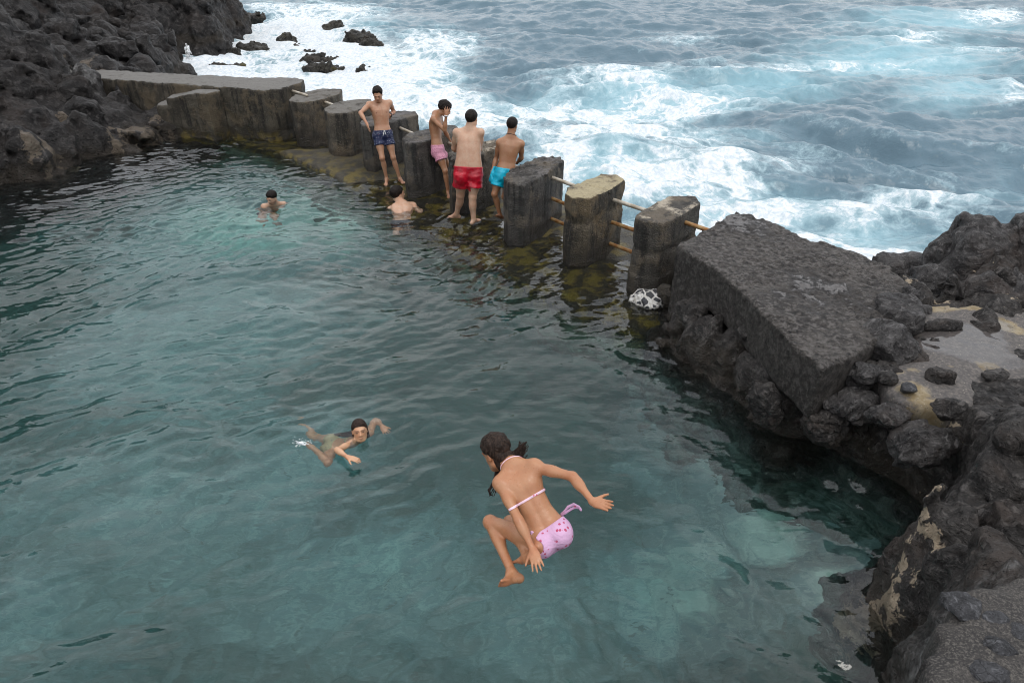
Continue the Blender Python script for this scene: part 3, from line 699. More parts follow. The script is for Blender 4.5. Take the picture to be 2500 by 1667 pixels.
# ------------------------------------------------------------------ loose boulders
def boulder(name, c, r, mat, seed=0, h=None, rot=0.0, lump=.16, cut=0.0, parent=None, sharp=.04):
    r = np.array(r, float); h = h or max(.012, r.max() / 16)
    pad = r * .45 + .02; g = Grid(-(r + pad), r + pad, h); X, Y, Z = g.pts()
    k = np.sqrt((X / r[0]) ** 2 + (Y / r[1]) ** 2 + (Z / r[2]) ** 2); D = ((k - 1) * r.min()).astype(f32)
    rs = np.random.RandomState(seed)
    for _ in range(13):
        n = rs.normal(size=3); n /= np.linalg.norm(n); D = smax(D, (X * n[0] + Y * n[1] + Z * n[2]) - (.66 + .26 * rs.rand()) * np.linalg.norm(r * n), sharp * r.min())
    p = np.stack([X.ravel(), Y.ravel(), Z.ravel()], 1) / r.mean() + seed * 3.7
    D += ((fbm(p * 1.3, 5, .62) * lump * 1.25 + (np.abs(perlin(p * 2.1 + 3)) - .3) * -lump * .9) * r.mean()).reshape(X.shape)
    V, Q = surface_nets(D, g.lo, g.h); V, Q = biggest(V, Q)
    V, Q = refine(V, Q, lambda q: (fbm(q / r.mean() * 5 + seed, 4, .65) * .035 * (lump / .16)) * r.mean())
    ca, sa = math.cos(rot), math.sin(rot); V = np.stack([V[:, 0] * ca - V[:, 1] * sa, V[:, 0] * sa + V[:, 1] * ca, V[:, 2]], 1)
    o = make_mesh(name, V, Q, mat, attrs={'tan': np.zeros(len(V))}); o.location = tuple(c)
    return o
def rock_at(name, px, py, z, r, mat, lab, cat, seed, group=None, rot=0.0, lump=.16):
    o = boulder(name, at_z(px, py, z), r, M[mat], seed, rot=rot, lump=lump); tag(o, lab, cat, group); return o
rock_at('boulder', 2385, 632, .95, (.62, .5, .50), 'boulder', 'big dark boulder with a pale flat side, by the sea at the right', 'boulder', 3, rot=.3, lump=.25)
rock_at('boulder', 2515, 622, 1.0, (.48, .45, .52), 'boulder', 'big dark boulder cut off by the right edge of the photo', 'boulder', 5, rot=1, lump=.25)
rock_at('boulder', 2312, 640, .85, (.26, .24, .36), 'boulder', 'smaller boulder leaning at the left end of the big sea boulder', 'boulder', 9, lump=.2)
rock_at('boulder', 2440, 708, .86, (.62, .36, .26), 'boulder', 'low broad grey rock above the tan mortar, under the big boulders', 'boulder', 12, lump=.2)
rock_at('boulder', 2290, 700, .72, (.40, .3, .25), 'boulder', 'low grey rock left of the puddle cleft below the big boulder', 'boulder', 13, lump=.2)
rock_at('boulder', 2235, 665, .55, (.55, .26, .24), 'boulder', 'flat smooth rock at the seaward corner of the slab', 'boulder', 17, rot=-.5)
G = 'grey stones bedded along the slab edge'
rock_at('stone', 2190, 772, .92, (.27, .34, .24), 'boulder', 'largest smooth grey stone on the right edge of the slab', 'stone', 21, G, rot=.2)
rock_at('stone', 2165, 845, .90, (.24, .32, .24), 'boulder', 'long brownish stone below the largest one on the slab edge', 'stone', 22, G, rot=.5)
rock_at('stone', 2207, 868, .86, (.14, .18, .17), 'boulder', 'narrow stone at the lower right corner of the slab edge', 'stone', 23, G)
rock_at('stone', 2222, 732, .92, (.13, .14, .15), 'boulder', 'dark pitted stone above the largest stone on the slab edge', 'stone', 24, G)
rock_at('stone', 2245, 765, .88, (.14, .11, .1), 'boulder', 'small angular stone between the slab stones and the mortar', 'stone', 25, G)
G = 'stones lying on the tan mortar'
rock_at('stone', 2297, 920, .93, (.155, .10, .09), 'rock', 'oval dark lava stone lying between the grey and the tan mortar', 'stone', 31, G)
rock_at('stone', 2218, 947, .92, (.085, .075, .05), 'stone', 'smooth blue grey stone set in the yellow mortar', 'stone', 32, G)
rock_at('stone', 2165, 925, .90, (.10, .08, .07), 'rock', 'dark rounded stone at the left end of the yellow mortar', 'stone', 33, G)
rock_at('stone', 2122, 915, .86, (.15, .11, .10), 'boulder', 'grey stone at the foot of the slab corner', 'stone', 34, G)
rock_at('stone', 2320, 1000, .95, (.16, .11, .09), 'rock', 'black lava stone on the lower edge of the yellow mortar', 'stone', 35, G)
rock_at('stone', 2430, 918, .92, (.15, .08, .06), 'rock', 'flat black stone at the lower side of the grey mortar', 'stone', 36, G)
rock_at('stone', 2300, 795, .93, (.26, .07, .07), 'rock', 'line of dark lava along the far side of the grey mortar', 'stone', 37, G)
G = 'boulders piled above the pool'
for k, (px, py, z, r, lab) in enumerate([
    (2092, 925, .80, (.13, .13, .20), 'pale upright boulder just below the slab tip'),
    (2085, 985, .64, (.24, .17, .17), 'grey rounded boulder under the pale upright one'),
    (2020, 1040, .42, (.20, .17, .17), 'reddish round boulder overhanging the pool'),
    (1950, 1045, .30, (.15, .14, .15), 'small knobbly boulder above the waterline'),
    (1990, 985, .60, (.15, .15, .15), 'knobbly boulder in the middle of the pile'),
    (1870, 985, .45, (.15, .2, .24), 'dark smooth hollow boulder left in the pile'),
    (2240, 1085, .70, (.27, .19, .15), 'large light grey boulder right in the pile'),
    (2165, 1015, .80, (.19, .11, .09), 'small boulder beside the yellow mortar'),
    (1780, 770, .52, (.13, .12, .12), 'small lumpy stone under the slab edge'),
    (1690, 830, .40, (.22, .2, .2), 'lumpy lava knob above the water left of the slab')]):
    if k in (3, 4, 8, 9): continue
    rock_at('boulder', px, py, z - .3 * r[2], tuple(v * 1.12 for v in r), 'boulder' if k in (0, 1, 6, 7) else 'rock', lab, 'boulder', 50 + k, G, lump=.24)
# stones bedded in the near platform
G = 'stones bedded in the sandy platform'
for k, (px, py, r, lab) in enumerate([(2350, 1482, (.11, .09, .05), 'largest dark pitted stone in the sandy platform'), (2425, 1508, (.075, .05, .035), 'small oval stone in the sandy platform'),
    (2440, 1580, (.08, .06, .04), 'smooth stone in the middle of the sandy platform'), (2412, 1645, (.09, .075, .05), 'rough round stone at the bottom edge of the photo'), (2492, 1545, (.06, .06, .04), 'stone in the sandy platform cut by the right edge')]):
    rock_at('stone', px, py, 1.575, (r[0], r[1], r[2] * .75), 'stone', lab, 'stone', 70 + k, G, lump=.1)
sp_ = xy([(2560,1330),(2480,1370),(2420,1400),(2345,1440),(2300,1500),(2290,1560),(2240,1640),(2200,1760),(2700,1900),(2700,1300)], 1.6)
g = Grid((1.0, .2, 1.2), (3.2, 2.6, 1.8), .02); X, Y, Z = g.pts(); x2, y2 = X[:, :, 0], Y[:, :, 0]; p2 = np.stack([x2.ravel(), y2.ravel(), 0 * x2.ravel()], 1)
dpd = poly_sd(x2, y2, sp_) + .03 + (fbm(p2 * 4, 6, .66) * .17).reshape(x2.shape); tp = 1.585 + (fbm(p2 * 3, 4) * .012).reshape(x2.shape) - .05 * smooth(-.1, .05, dpd)
D = smax(Z - tp[:, :, None], np.maximum(dpd[:, :, None], 1.3 - Z), .03).astype(f32); V, Q = surface_nets(D, g.lo, g.h); V, Q = biggest(V, Q)
tag(make_mesh('sandy_platform', V, Q, M['sand']), kind='structure')
# painted stone
ps = at_z(1588, 738, .0)
o = boulder('painted_stone', ps, (.29, .24, .22), M['painted'], 81, h=.015, lump=.16, sharp=.15); tag(o, 'rounded stone painted white with black patches, at the foot of the last pillar', 'stone')
rock_at('stone', 1625, 722, .12, (.12, .14, .2), 'conc_patch', 'mortar covered lump between the painted stone and the slab', 'stone', 83, lump=.12)
# ------------------------------------------------------------------ left cliffs
CL = []
def cz(px, py, y): v = at_y(px, py, y); CL.append((v[0], v[1], v[2]))
for px, py, y in [(0,5,17.5),(60,30,17.3),(100,85,17.2),(150,150,17.6),(190,186,18.4),(60,140,15.8),(0,150,15),(100,200,16.5),(0,260,14.2),(80,270,15),(130,290,15.6),(60,340,14.2),
                  (150,60,20.5),(140,100,20),(200,120,21),(250,150,22),(300,165,22.5),(220,90,24),(320,120,25),(400,120,26),(450,140,27),(420,90,28),(360,80,27),(200,50,26),(300,65,29),(450,70,30.5),(520,90,31.5),(560,110,32.5),(590,95,33.5),(480,60,31.5),(560,60,34),(500,20,34.5),(540,40,35),(300,20,32),(150,20,28),(400,0,33)]: cz(px, py, y)
CL += [(-8.1, 16.7, .22), (-8.6, 16.9, .3), (-9.3, 17.2, .55), (-9.9, 17.6, .85), (-8.6, 15.6, .15), (-9.4, 15.4, .45), (-10.0, 16.3, .8), (-9.8, 14.2, .5), (-10.2, 13.4, .75), (-10.9, 13.8, 1.5), (-11.8, 13.4, 3.2), (-13, 13, 5), (-13, 16, 4.8), (-12, 16.5, 3.4), (-11.5, 10, 1.2), (-12.5, 10, 3.8), (-14, 8, 5), (-13, 5, 4), (-14, 1, 4), (-15, 18, 5), (-14, 22, 3.2),
       (-17, 24, 6), (-20, 30, 8), (-18, 36, 8), (-12, 38, 5), (-11.5, 41, 3.5), (-14.5, 35, 5), (-25, 38, 9), (-9.2, 19.5, .4), (-10.5, 20, .5), (-8, 20, -1.2), (-16, 42, 6)]
SEA_L = [(-5.8, 18.4), (-7.4, 18.9), (-9.4, 20.0), (-10.4, 22.5), (-11.4, 25), (-12.0, 27.6), (-13.2, 29.4), (-14.6, 31.5), (-14.2, 32.3), (-13.0, 32.4), (-12.6, 33.3), (-13.4, 35), (-14.4, 38), (-15, 46), (0, 46), (0, 18.4)]
g = Grid((-20, 1.0, -1.6), (-5.5, 43, 7.5), .115); X, Y, Z = g.pts(); x2, y2 = X[:, :, 0], Y[:, :, 0]
p2 = np.stack([x2.ravel(), y2.ravel(), 0 * x2.ravel()], 1)
wx = (fbm(p2 * .7, 4, .55) * .5).reshape(x2.shape); wy = (fbm(p2 * .7 + 40, 4, .55) * .5).reshape(x2.shape)
near = smooth(20, 17, y2)
dpool = poly_sd(x2 + wx * .4, y2 + wy * .4, POOL); dsea = poly_sd(x2 + wx * (1 - near), y2 + wy * (1 - near), SEA_L)
hh = idw(x2 + wx * .5, y2 + wy * .5, CL, 3.0, .5)
hh = np.where(dpool < 0, np.maximum(dpool * 1.3 - .15, -6), -.15 + (hh + .15) * smooth(-.05, .6, dpool) ** .8)
hh = np.minimum(hh, np.where(dsea < 0, -1.1 + dsea * 1.5, -1.0 + dsea * 3.2))
dw = poly_sd(x2, y2, wall); hh = np.where(dw < .15, np.minimum(hh, .55 + .5 * smooth(-9.6, -10.6, x2)), hh)
hh = np.where((y2 < 17.6) & (x2 > -7.9), np.minimum(hh, -.5), hh)
D = ((Z - hh[:, :, None]) * .6).astype(f32)
def fn(p):
    q = p.copy(); f1, f2 = worley(q * .95 + fbm(q * .6, 2)[:, None] * .5); g1, g2 = worley(q * 2.4 + fbm(q * 1.5, 2)[:, None] * .5)
    far = smooth(19, 22, p[:, 1])
    return (f1 - .5) * (.22 + .34 * far) - (np.clip(f2 - f1, 0, .35) - .17) * (.5 + .5 * far) + (g1 - .5) * .12 - (np.clip(g2 - g1, 0, .3) - .15) * .25 + fbm(q * 1.7, 5, .62) * .24
D = noisy(D, X, Y, Z, fn, .9)
V, Q = surface_nets(D, g.lo, g.h); V, Q = biggest(V, Q)
tanv = np.zeros(len(V))
for px, py, z, r, s in ((400,335,.1,.8,.5),(330,345,.15,.7,.6),(300,360,.1,.6,.5),(160,160,1.3,.5,.6),(190,165,1.2,.6,.6),(155,285,.8,.25,.7),(115,345,.6,.2,.75),(85,370,.5,.25,.75),(180,375,.3,.3,.4)):
    c = at_z(px, py, z); tanv = np.maximum(tanv, s * np.exp(-((V[:, 0] - c[0]) ** 2 + (V[:, 1] - c[1]) ** 2) / r ** 2))
V, Q, tanv = refine(V, Q, lambda p: fbm(p * 4, 5, .65) * .08 + (np.abs(perlin(p * 3.3)) - .3) * -.10, tanv)
palev = np.zeros(len(V))
for px, py, z, r, s in ((215,205,1.0,.25,.9),(228,232,.8,.28,.9),(238,262,.6,.3,.9),(190,182,1.3,.3,.9),(90,60,2.4,.8,.35),(30,140,2.4,.8,.3),(280,320,.3,.6,.3),(200,310,.4,.6,.25)):
    c = at_z(px, py, z); palev = np.maximum(palev, s * np.exp(-((V[:, 0] - c[0]) ** 2 + (V[:, 1] - c[1]) ** 2) / r ** 2))
cliff = make_mesh('cliff', V, Q, M['rock_far'], attrs={'tan': tanv, 'pale': palev}); tag(cliff, kind='structure')
# rocks in the surf
SZ = -.7
G = 'rocks awash in the surf'
for k, (px, py, r, lab) in enumerate([
    (603, 50, (1.4, .7, .55), 'small dark rock in the surf just off the cliff headland'),
    (705, 104, (.55, .8, .55), 'pointed black rock alone in the white foam'),
    (722, 118, (.35, .5, .3), 'low tail of the pointed black rock'),
    (815, 74, (1.0, .7, .62), 'jagged dark rock farthest out in the foam'),
    (785, 72, (.8, .4, .3), 'thin dark rock left of the farthest jagged one'),
    (878, 92, (.95, .7, .6), 'mossy brown rock with water pouring off its right end'),
    (905, 108, (.55, .6, .5), 'steep right end of the mossy surf rock'),
    (756, 131, (.45, .35, .25), 'small mossy rock between foam streams'),
    (784, 150, (1.05, .5, .32), 'broad low rock behind the long wall end'),
    (797, 170, (1.1, .45, .38), 'broad dark rock nearest the long wall'),
    (895, 173, (.5, .35, .3), 'small round rock above the head of the man in navy shorts'),
    (532, 160, (.35, .3, .2), 'tiny rock left in the cove foam'),
    (580, 160, (.5, .25, .15), 'flat tiny rock in the middle of the cove foam'),
    (570, 138, (.45, .4, .5), 'round wet rock with white trickles at the headland foot'),
    (620, 118, (1.0, .6, .35), 'low wet rock trailing off the headland'),
    (1471, 420, (.32, .22, .22), 'small dark rock behind the yellow topped pillar'),
    (1235, 375, (.4, .25, .15), 'low wet rock behind the man in turquoise shorts')]):
    o = boulder('surf_rock', at_z(px, py, SZ) + np.array([0, 0, -.06]), (r[0] * 1.1, r[1], r[2] * .9), M['sea_rock'], 100 + k, lump=.34, sharp=.05); tag(o, lab, 'rock', G)
# thin falls of spent surf
def fall(a, b, wdt, lab, seed):
    rs2 = np.random.RandomState(seed); fb_ = []; a = np.array(a); b = np.array(b); VV = []; FF = []
    for k in range(9):
        o_ = (rs2.rand() - .5) * wdt; p0 = a + (o_ * .4, 0, rs2.rand() * .1); p1 = b + (o_, -.05, 0); n = 10; r0 = .018 + .02 * rs2.rand(); base = len(VV)
        for i in range(n + 1):
            t = i / n; c = p0 + (p1 - p0) * (t * .7 + .3 * np.array([t, t, t * t])) + (math.sin(t * 9 + k) * .02, 0, 0)
            for q in range(6): VV.append(c + np.array([math.cos(q * 1.047), math.sin(q * 1.047), 0]) * r0 * (.6 + .8 * rs2.rand()))
        FF += [(base + i * 6 + q, base + i * 6 + (q + 1) % 6, base + (i + 1) * 6 + (q + 1) % 6, base + (i + 1) * 6 + q) for i in range(n) for q in range(6)]
    tag(make_mesh('falling_water', VV, FF, M['foam']), kind='stuff')
fall(at_y(455, 112, 29.3), at_y(462, 146, 29.0), .34, '', 3)
# ------------------------------------------------------------------ sea
rs = np.random.RandomState(11)
def sines(x, y, n, l0, l1, amp, ang, spread, power=1.0, seed=1):
    r = np.random.RandomState(seed); out = np.zeros(x.shape, f32)
    for i in range(n):
        L = l0 * (l1 / l0) ** r.rand(); a = ang + r.normal() * spread; k = 2 * math.pi / L; ph = r.rand() * 6.28
        A = amp * (L / l1) ** power / math.sqrt(n)
        out += A * np.sin(k * (x * math.cos(a) + y * math.sin(a)) + ph).astype(f32)
    return out
nA, nR = 1000, 1050
ang = np.radians(np.linspace(-47, 62, nA)); rad = 7.5 * (230 / 7.5) ** (np.linspace(0, 1, nR))
rad = np.concatenate([rad, [300, 450, 800, 1500, 3000]]); nR = len(rad)
A, Rr = np.meshgrid(ang, rad, indexing='ij'); x = (Rr * np.sin(A)).astype(f32); y = (Rr * np.cos(A)).astype(f32)
P3 = np.stack([x.ravel(), y.ravel(), 0 * x.ravel()], 1)
wxx = (perlin(P3 * .12) * 2.2).reshape(x.shape); wyy = (perlin(P3 * .12 + 9) * 2.2).reshape(x.shape)
fade = np.exp(-Rr / 260)
s1 = sines(x + wxx, y + wyy, 22, 3.5, 16, .62, R(78), .45, 1.1, 3) * fade
s2 = sines(x + wxx, y + wyy, 70, .5, 3.0, .27, R(80), .6, 1.0, 4) * np.exp(-Rr / 120)
s3 = sines(x, y, 50, .22, .6, .05, R(75), .8, 1.0, 5) * np.exp(-Rr / 45)
rg = (1 - np.abs(perlin(P3 * np.array([.55, .9, 1]) + np.stack([wxx.ravel(), wyy.ravel(), 0 * wxx.ravel()], 1) * .2)) * 2).reshape(x.shape) * np.exp(-Rr / 150)
z = SZ - .02 + s1 + s2 + s3 + .11 * rg
def blobs(lst):
    out = np.zeros(x.shape, f32)
    for px, py, rx, ry, s in lst:
        px, py, rx, ry = [v * 2500 / 2352 for v in (px, py, rx, ry)]
        c = at_z(px, py, SZ); a = at_z(px + rx, py, SZ); q = at_z(px, py - ry, SZ) if py - ry > -60 else c + (0, 30, 0); q2 = at_z(px, py + ry, SZ)
        dy = np.where(y > c[1], (y - c[1]) / (q[1] - c[1]), (y - c[1]) / (c[1] - q2[1]))
        sh = (c[0] / c[1]) * (y - c[1])
        dx = (x - c[0] - sh) / (a[0] - c[0])
        out = np.maximum(out, s * np.exp(-(dx ** 2 + dy ** 2)))
    return out
foam = blobs([(520,160,120,60,1.25),(640,190,150,60,1.35),(700,80,130,60,1.25),(600,100,120,50,1.2),(780,130,150,60,1.3),(820,200,150,70,1.4),(900,250,130,60,1.2),(1000,240,130,50,1.0),(960,160,100,60,1.0),(1100,290,160,50,.9),
              (1000,110,120,45,.75),(760,30,160,30,.7),(620,20,100,20,.7),(1300,250,220,40,.72),(1530,240,230,35,.75),(1420,190,200,30,.6),(1650,160,200,20,.55),(1860,150,200,16,.55),(2060,150,120,16,.5),(2280,35,90,18,.9),(2100,98,70,10,.75),(2240,120,120,18,.5),
              (1340,330,160,40,.82),(1500,340,200,40,.72),(1480,420,160,50,.85),(1640,420,160,60,.78),(1560,500,140,50,.9),(1720,480,160,45,.85),(1850,540,160,40,.95),(1980,580,120,30,1.0),(2080,600,90,25,1.0),(2000,480,200,50,.55),(2150,470,200,60,.45),(1800,380,100,30,.5),(1290,400,80,50,1.0),(2330,230,60,30,.6),(1560,90,120,20,.45)])
foam *= .93
aer = .85 * blobs([(2050,140,330,60,.85),(2150,60,300,40,.8),(1500,230,300,60,.8),(1750,210,250,50,.7),(2200,220,180,50,.75),(1900,180,250,50,.6),(1250,240,200,50,.6),(1700,480,300,90,.6),(2000,540,250,60,.7),(1400,420,200,80,.7),(950,170,160,60,.6),(850,60,200,40,.45),(2300,430,150,60,.35),(1600,330,260,50,.45)])
crest = smooth(.05, .30, s2 + .12 * rg)
# calm the water in the lee of the foam so that the surf stays below the wall
lee = np.clip(foam, 0, 1) * np.exp(-np.maximum(Rr - 18, 0) / 20)
z = np.where(True, SZ + (z - SZ) * (1 - .35 * lee) + .05 * lee, z)
vid = np.arange(nA * nR).reshape(nA, nR)
Q = np.stack([vid[:-1, :-1], vid[:-1, 1:], vid[1:, 1:], vid[1:, :-1]], -1).reshape(-1, 4)[:, ::-1]
SEAPOLY = [(1.9, 8.3), (3.2, 7.2), (4.5, 7.0), (6, 7.2), (9, 8.2), (14, 11), (40, 20), (6000, 3000), (6000, 6000), (-6000, 6000), (-6000, 3000), (-30, 20), (-12, 18.9), (-6.1, 17.9), (-4.4, 16.4), (-.5, 11.3)]
ins = poly_sd(x, y, SEAPOLY).ravel() < 0
Q = Q[ins[Q].all(1)]
V = np.stack([x.ravel(), y.ravel(), z.ravel()], 1)
used = np.unique(Q); mp = np.full(len(V), -1); mp[used] = np.arange(len(used))
tag(make_mesh('sea', V[used], mp[Q], M['sea'], attrs={'foam': foam.ravel()[used], 'aer': aer.ravel()[used], 'crest': crest.ravel()[used]}), kind='structure')
# ------------------------------------------------------------------ pool water and bed
WPOLY = [(-12.4, .3), (-12.4, 14), (-11, 17.0), (-9, 17.4), (-5.5, 17.2), (-4.35, 16.0), (-1.4, 12.8), (.5, 10.7), (2.1, 8.9), (2.9, 7.6), (4, 6), (5, 4), (4.5, 1), (2.5, .2)]
xs = np.arange(-12.5, 5.0, .026); ys = np.arange(.2, 17.6, .026)
x, y = np.meshgrid(xs, ys, indexing='ij'); P3 = np.stack([x.ravel(), y.ravel(), 0 * x.ravel()], 1)
wxx = (perlin(P3 * .35) * 1.1).reshape(x.shape); wyy = (perlin(P3 * .35 + 9) * 1.1).reshape(x.shape)
calm = .5 + .6 * smooth(-.35, .4, perlin(P3 * .22 + 5).reshape(x.shape)); calm *= .52 + .48 * smooth(3.5, 8.5, y)
side = smooth(-1.5, 2.5, x - .25 * (y - 6)); wxx *= .45; wyy *= .45
z = 0
for ang_, wgt, sd in ((R(108), 1 - side, 21), (R(58), side, 31)):
    t = sines(x + wxx, y + wyy, 34, .32, 1.3, .040 * POOL_AMP, ang_, .55, 1.0, sd) + sines(x + wxx, y + wyy, 44, .12, .32, .0135 * POOL_AMP, ang_, .5, 1.0, sd + 1)
    z = z + t * wgt
gust = (.55 + .75 * smooth(-.4, .45, perlin(P3 * .8 + 3))).reshape(x.shape)
ca_, sa_ = math.cos(R(14)), math.sin(R(14)); Pq = np.stack([(x * ca_ + y * sa_ + wxx * .4).ravel() * .95, (-x * sa_ + y * ca_ + wyy * .4).ravel() * 2.3, 0 * x.ravel() + .4], 1)
z = z * gust + .020 * (1 - 2 * np.abs(perlin(Pq))).reshape(x.shape) + .009 * (1 - 2 * np.abs(perlin(Pq * 2.3 + 4))).reshape(x.shape) * gust
z = z * calm * (1 + .35 * smooth(.5, 2.0, x))
z += sines(x, y, 8, 2.0, 5, .012, R(60), .6, 1.0, 23)
def ring(cx, cy, amp, L, r0, r1, zz):
    d = np.hypot(x - cx, y - cy); return zz + amp * np.cos(2 * math.pi * d / L) * np.exp(-(d / r1) ** 2) * smooth(r0 * .5, r0, d)
for cpx, cpy, a in ((880, 1070, .003), (987, 534, .005), (662, 497, .003)):
    c = at_z(cpx, cpy, 0); z = ring(c[0], c[1], a, .22, .2, .8, z)
vid = np.arange(x.size).reshape(x.shape); Q = np.stack([vid[:-1, :-1], vid[1:, :-1], vid[1:, 1:], vid[:-1, 1:]], -1).reshape(-1, 4)
ins = poly_sd(x, y, WPOLY).ravel() < 0; Q = Q[ins[Q].all(1)]
V = np.stack([x.ravel(), y.ravel(), z.ravel()], 1); used = np.unique(Q); mp = np.full(len(V), -1); mp[used] = np.arange(len(used))
tag(make_mesh('pool_water', V[used], mp[Q], M['water']), kind='structure')
xs = np.arange(-14, 6.2, .12); ys = np.arange(-1, 18.6, .12); x, y = np.meshgrid(xs, ys, indexing='ij'); P3 = np.stack([x.ravel(), y.ravel(), 0 * x.ravel()], 1)
de = -poly_sd(x, y, POOL); z = -2.0 + (fbm(P3 * .5, 4) * .35 + fbm(P3 * 1.8, 4) * .14 + np.abs(perlin(P3 * 1.2)) * -.15).reshape(x.shape); z = z + 1.25 * smooth(1.7, .2, de) * smooth(5.4, 3.4, y) * smooth(-.5, 1.2, x) + 1.0 * smooth(1.5, .1, np.minimum(de, poly_sd(x, y, ledge_poly))) ** 2 * (.7 + .6 * perlin(P3 * .9).reshape(x.shape))
z = -.75 - np.log1p(np.exp(np.clip(-(z + .75) * 3, -30, 30))) / 3
pale = np.zeros(x.shape)
for px, py, r, s in ((700, 400, 1.8, .9), (640, 640, 2.6, .85), (900, 640, 1.8, .95), (1150, 700, 1.6, .45), (700, 560, 2, .6), (500, 900, 2.4, .62), (300, 1300, 1.8, .5), (900, 1450, 1.6, .5), (1850, 1430, .9, .75), (1750, 1300, .9, .7), (1650, 1500, .9, .8), (1300, 1550, 1, .45), (2000, 1620, .5, .9), (150, 1550, 1.2, .45), (1600, 1200, .8, .5), (750, 1200, 1.4, .5)):
    c = at_z(px, py, 0); c = c + (c - CAM) * .35; pale = np.maximum(pale, s * np.exp(-((x - c[0]) ** 2 + (y - c[1]) ** 2) / r ** 2))
vid = np.arange(x.size).reshape(x.shape); Q = np.stack([vid[:-1, :-1], vid[1:, :-1], vid[1:, 1:], vid[:-1, 1:]], -1).reshape(-1, 4)
tag(make_mesh('pool_floor', np.stack([x.ravel(), y.ravel(), z.ravel()], 1), Q, M['floor'], attrs={'pale': pale.ravel()}), kind='structure')
# ------------------------------------------------------------------ people: one distance field per body
def nrm(v): v = np.asarray(v, float); return v / (np.linalg.norm(v) + 1e-12)
class Prim: pass
class Body:
    def __init__(s): s.P = []
    def add(s, fn, lo, hi, k=.02, op='u'):
        s.P.append((fn, np.array(lo, float), np.array(hi, float), k, op))
    def cone(s, a, b, ra, rb, k=.02, op='u'):
        a = np.array(a, float); b = np.array(b, float); ba = b - a; l2 = max(ba @ ba, 1e-9); rr = ra - rb; a2 = l2 - rr * rr; il2 = 1 / l2
        def fn(X, Y, Z):
            px, py, pz = X - a[0], Y - a[1], Z - a[2]
            y = px * ba[0] + py * ba[1] + pz * ba[2]; z = y - l2
            x2 = (px * l2 - ba[0] * y) ** 2 + (py * l2 - ba[1] * y) ** 2 + (pz * l2 - ba[2] * y) ** 2
            y2 = y * y * l2; z2 = z * z * l2; kk = np.sign(rr) * rr * rr * x2
            r1 = np.sqrt(x2 + z2) * il2 - rb; r2 = np.sqrt(x2 + y2) * il2 - ra
            r3 = (np.sqrt(x2 * max(a2, 1e-9) * il2) + y * rr) * il2 - ra
            return np.where(np.sign(z) * a2 * z2 > kk, r1, np.where(np.sign(y) * a2 * y2 < kk, r2, r3))
        r = max(ra, rb); s.add(fn, np.minimum(a, b) - r, np.maximum(a, b) + r, k, op)
    def ell(s, c, r, Rm=None, k=.02, op='u'):
        c = np.array(c, float); r = np.array(r, float); Rm = np.eye(3) if Rm is None else np.array(Rm)   # rows = local axes
        def fn(X, Y, Z):
            px, py, pz = X - c[0], Y - c[1], Z - c[2]
            u, v, w = [Rm[i, 0] * px + Rm[i, 1] * py + Rm[i, 2] * pz for i in range(3)]
            k0 = np.sqrt((u / r[0]) ** 2 + (v / r[1]) ** 2 + (w / r[2]) ** 2); k1 = np.sqrt((u / r[0] ** 2) ** 2 + (v / r[1] ** 2) ** 2 + (w / r[2] ** 2) ** 2)
            return k0 * (k0 - 1) / np.maximum(k1, 1e-6)
        e = r.max(); s.add(fn, c - e, c + e, k, op)
    def field(s, lo, hi, h, margin=.07):
        g = Grid(lo, hi, h); D = np.full(g.n, .3, f32)
        for fn, a, b, k, op in s.P:
            m = margin + k; sl = g.box(a - m, b + m)
            if sl is None: continue
            X, Y, Z = g.pts(sl); d = fn(X, Y, Z).astype(f32)
            if op == 'u': D[sl] = smin(D[sl], d, k)
            else: D[sl] = smax(D[sl], -d, k)
        return g, D
    def bounds(s, pad=.03):
        U = [q for q in s.P if q[4] == 'u']
        return np.min([q[1] for q in U], 0) - pad, np.max([q[2] for q in U], 0) + pad
def solve(px, py, parent, L, sign):
    """point on the sight line through a pixel at bone length L from its parent; sign +1 = far side, -1 = near side"""
    d = ray(px, py); n = d / np.linalg.norm(d); o = CAM - parent; b = o @ n; c = o @ o - L * L; q = b * b - c
    if q < 0: return CAM + n * (-b), True
    return CAM + n * (-b + sign * math.sqrt(q)), False
MALE = dict(t=[-.16, -.06, .05, .18, .32, .45, .62, .78, .90, 1.0, 1.06], w=[.05, .145, .165, .158, .138, .140, .158, .168, .150, .085, .055], d=[.05, .10, .115, .105, .092, .098, .112, .108, .085, .062, .052])
STOUT = dict(t=MALE['t'], w=[.07, .17, .205, .222, .205, .192, .190, .190, .165, .105, .08], d=[.07, .13, .15, .155, .15, .145, .14, .125, .10, .075, .06])
GIRL = dict(t=[-.17, -.07, .05, .18, .34, .50, .66, .80, .90, 1.0, 1.06], w=[.04, .115, .135, .128, .108, .108, .118, .122, .105, .058, .038], d=[.04, .085, .098, .088, .074, .074, .080, .078, .062, .045, .036])
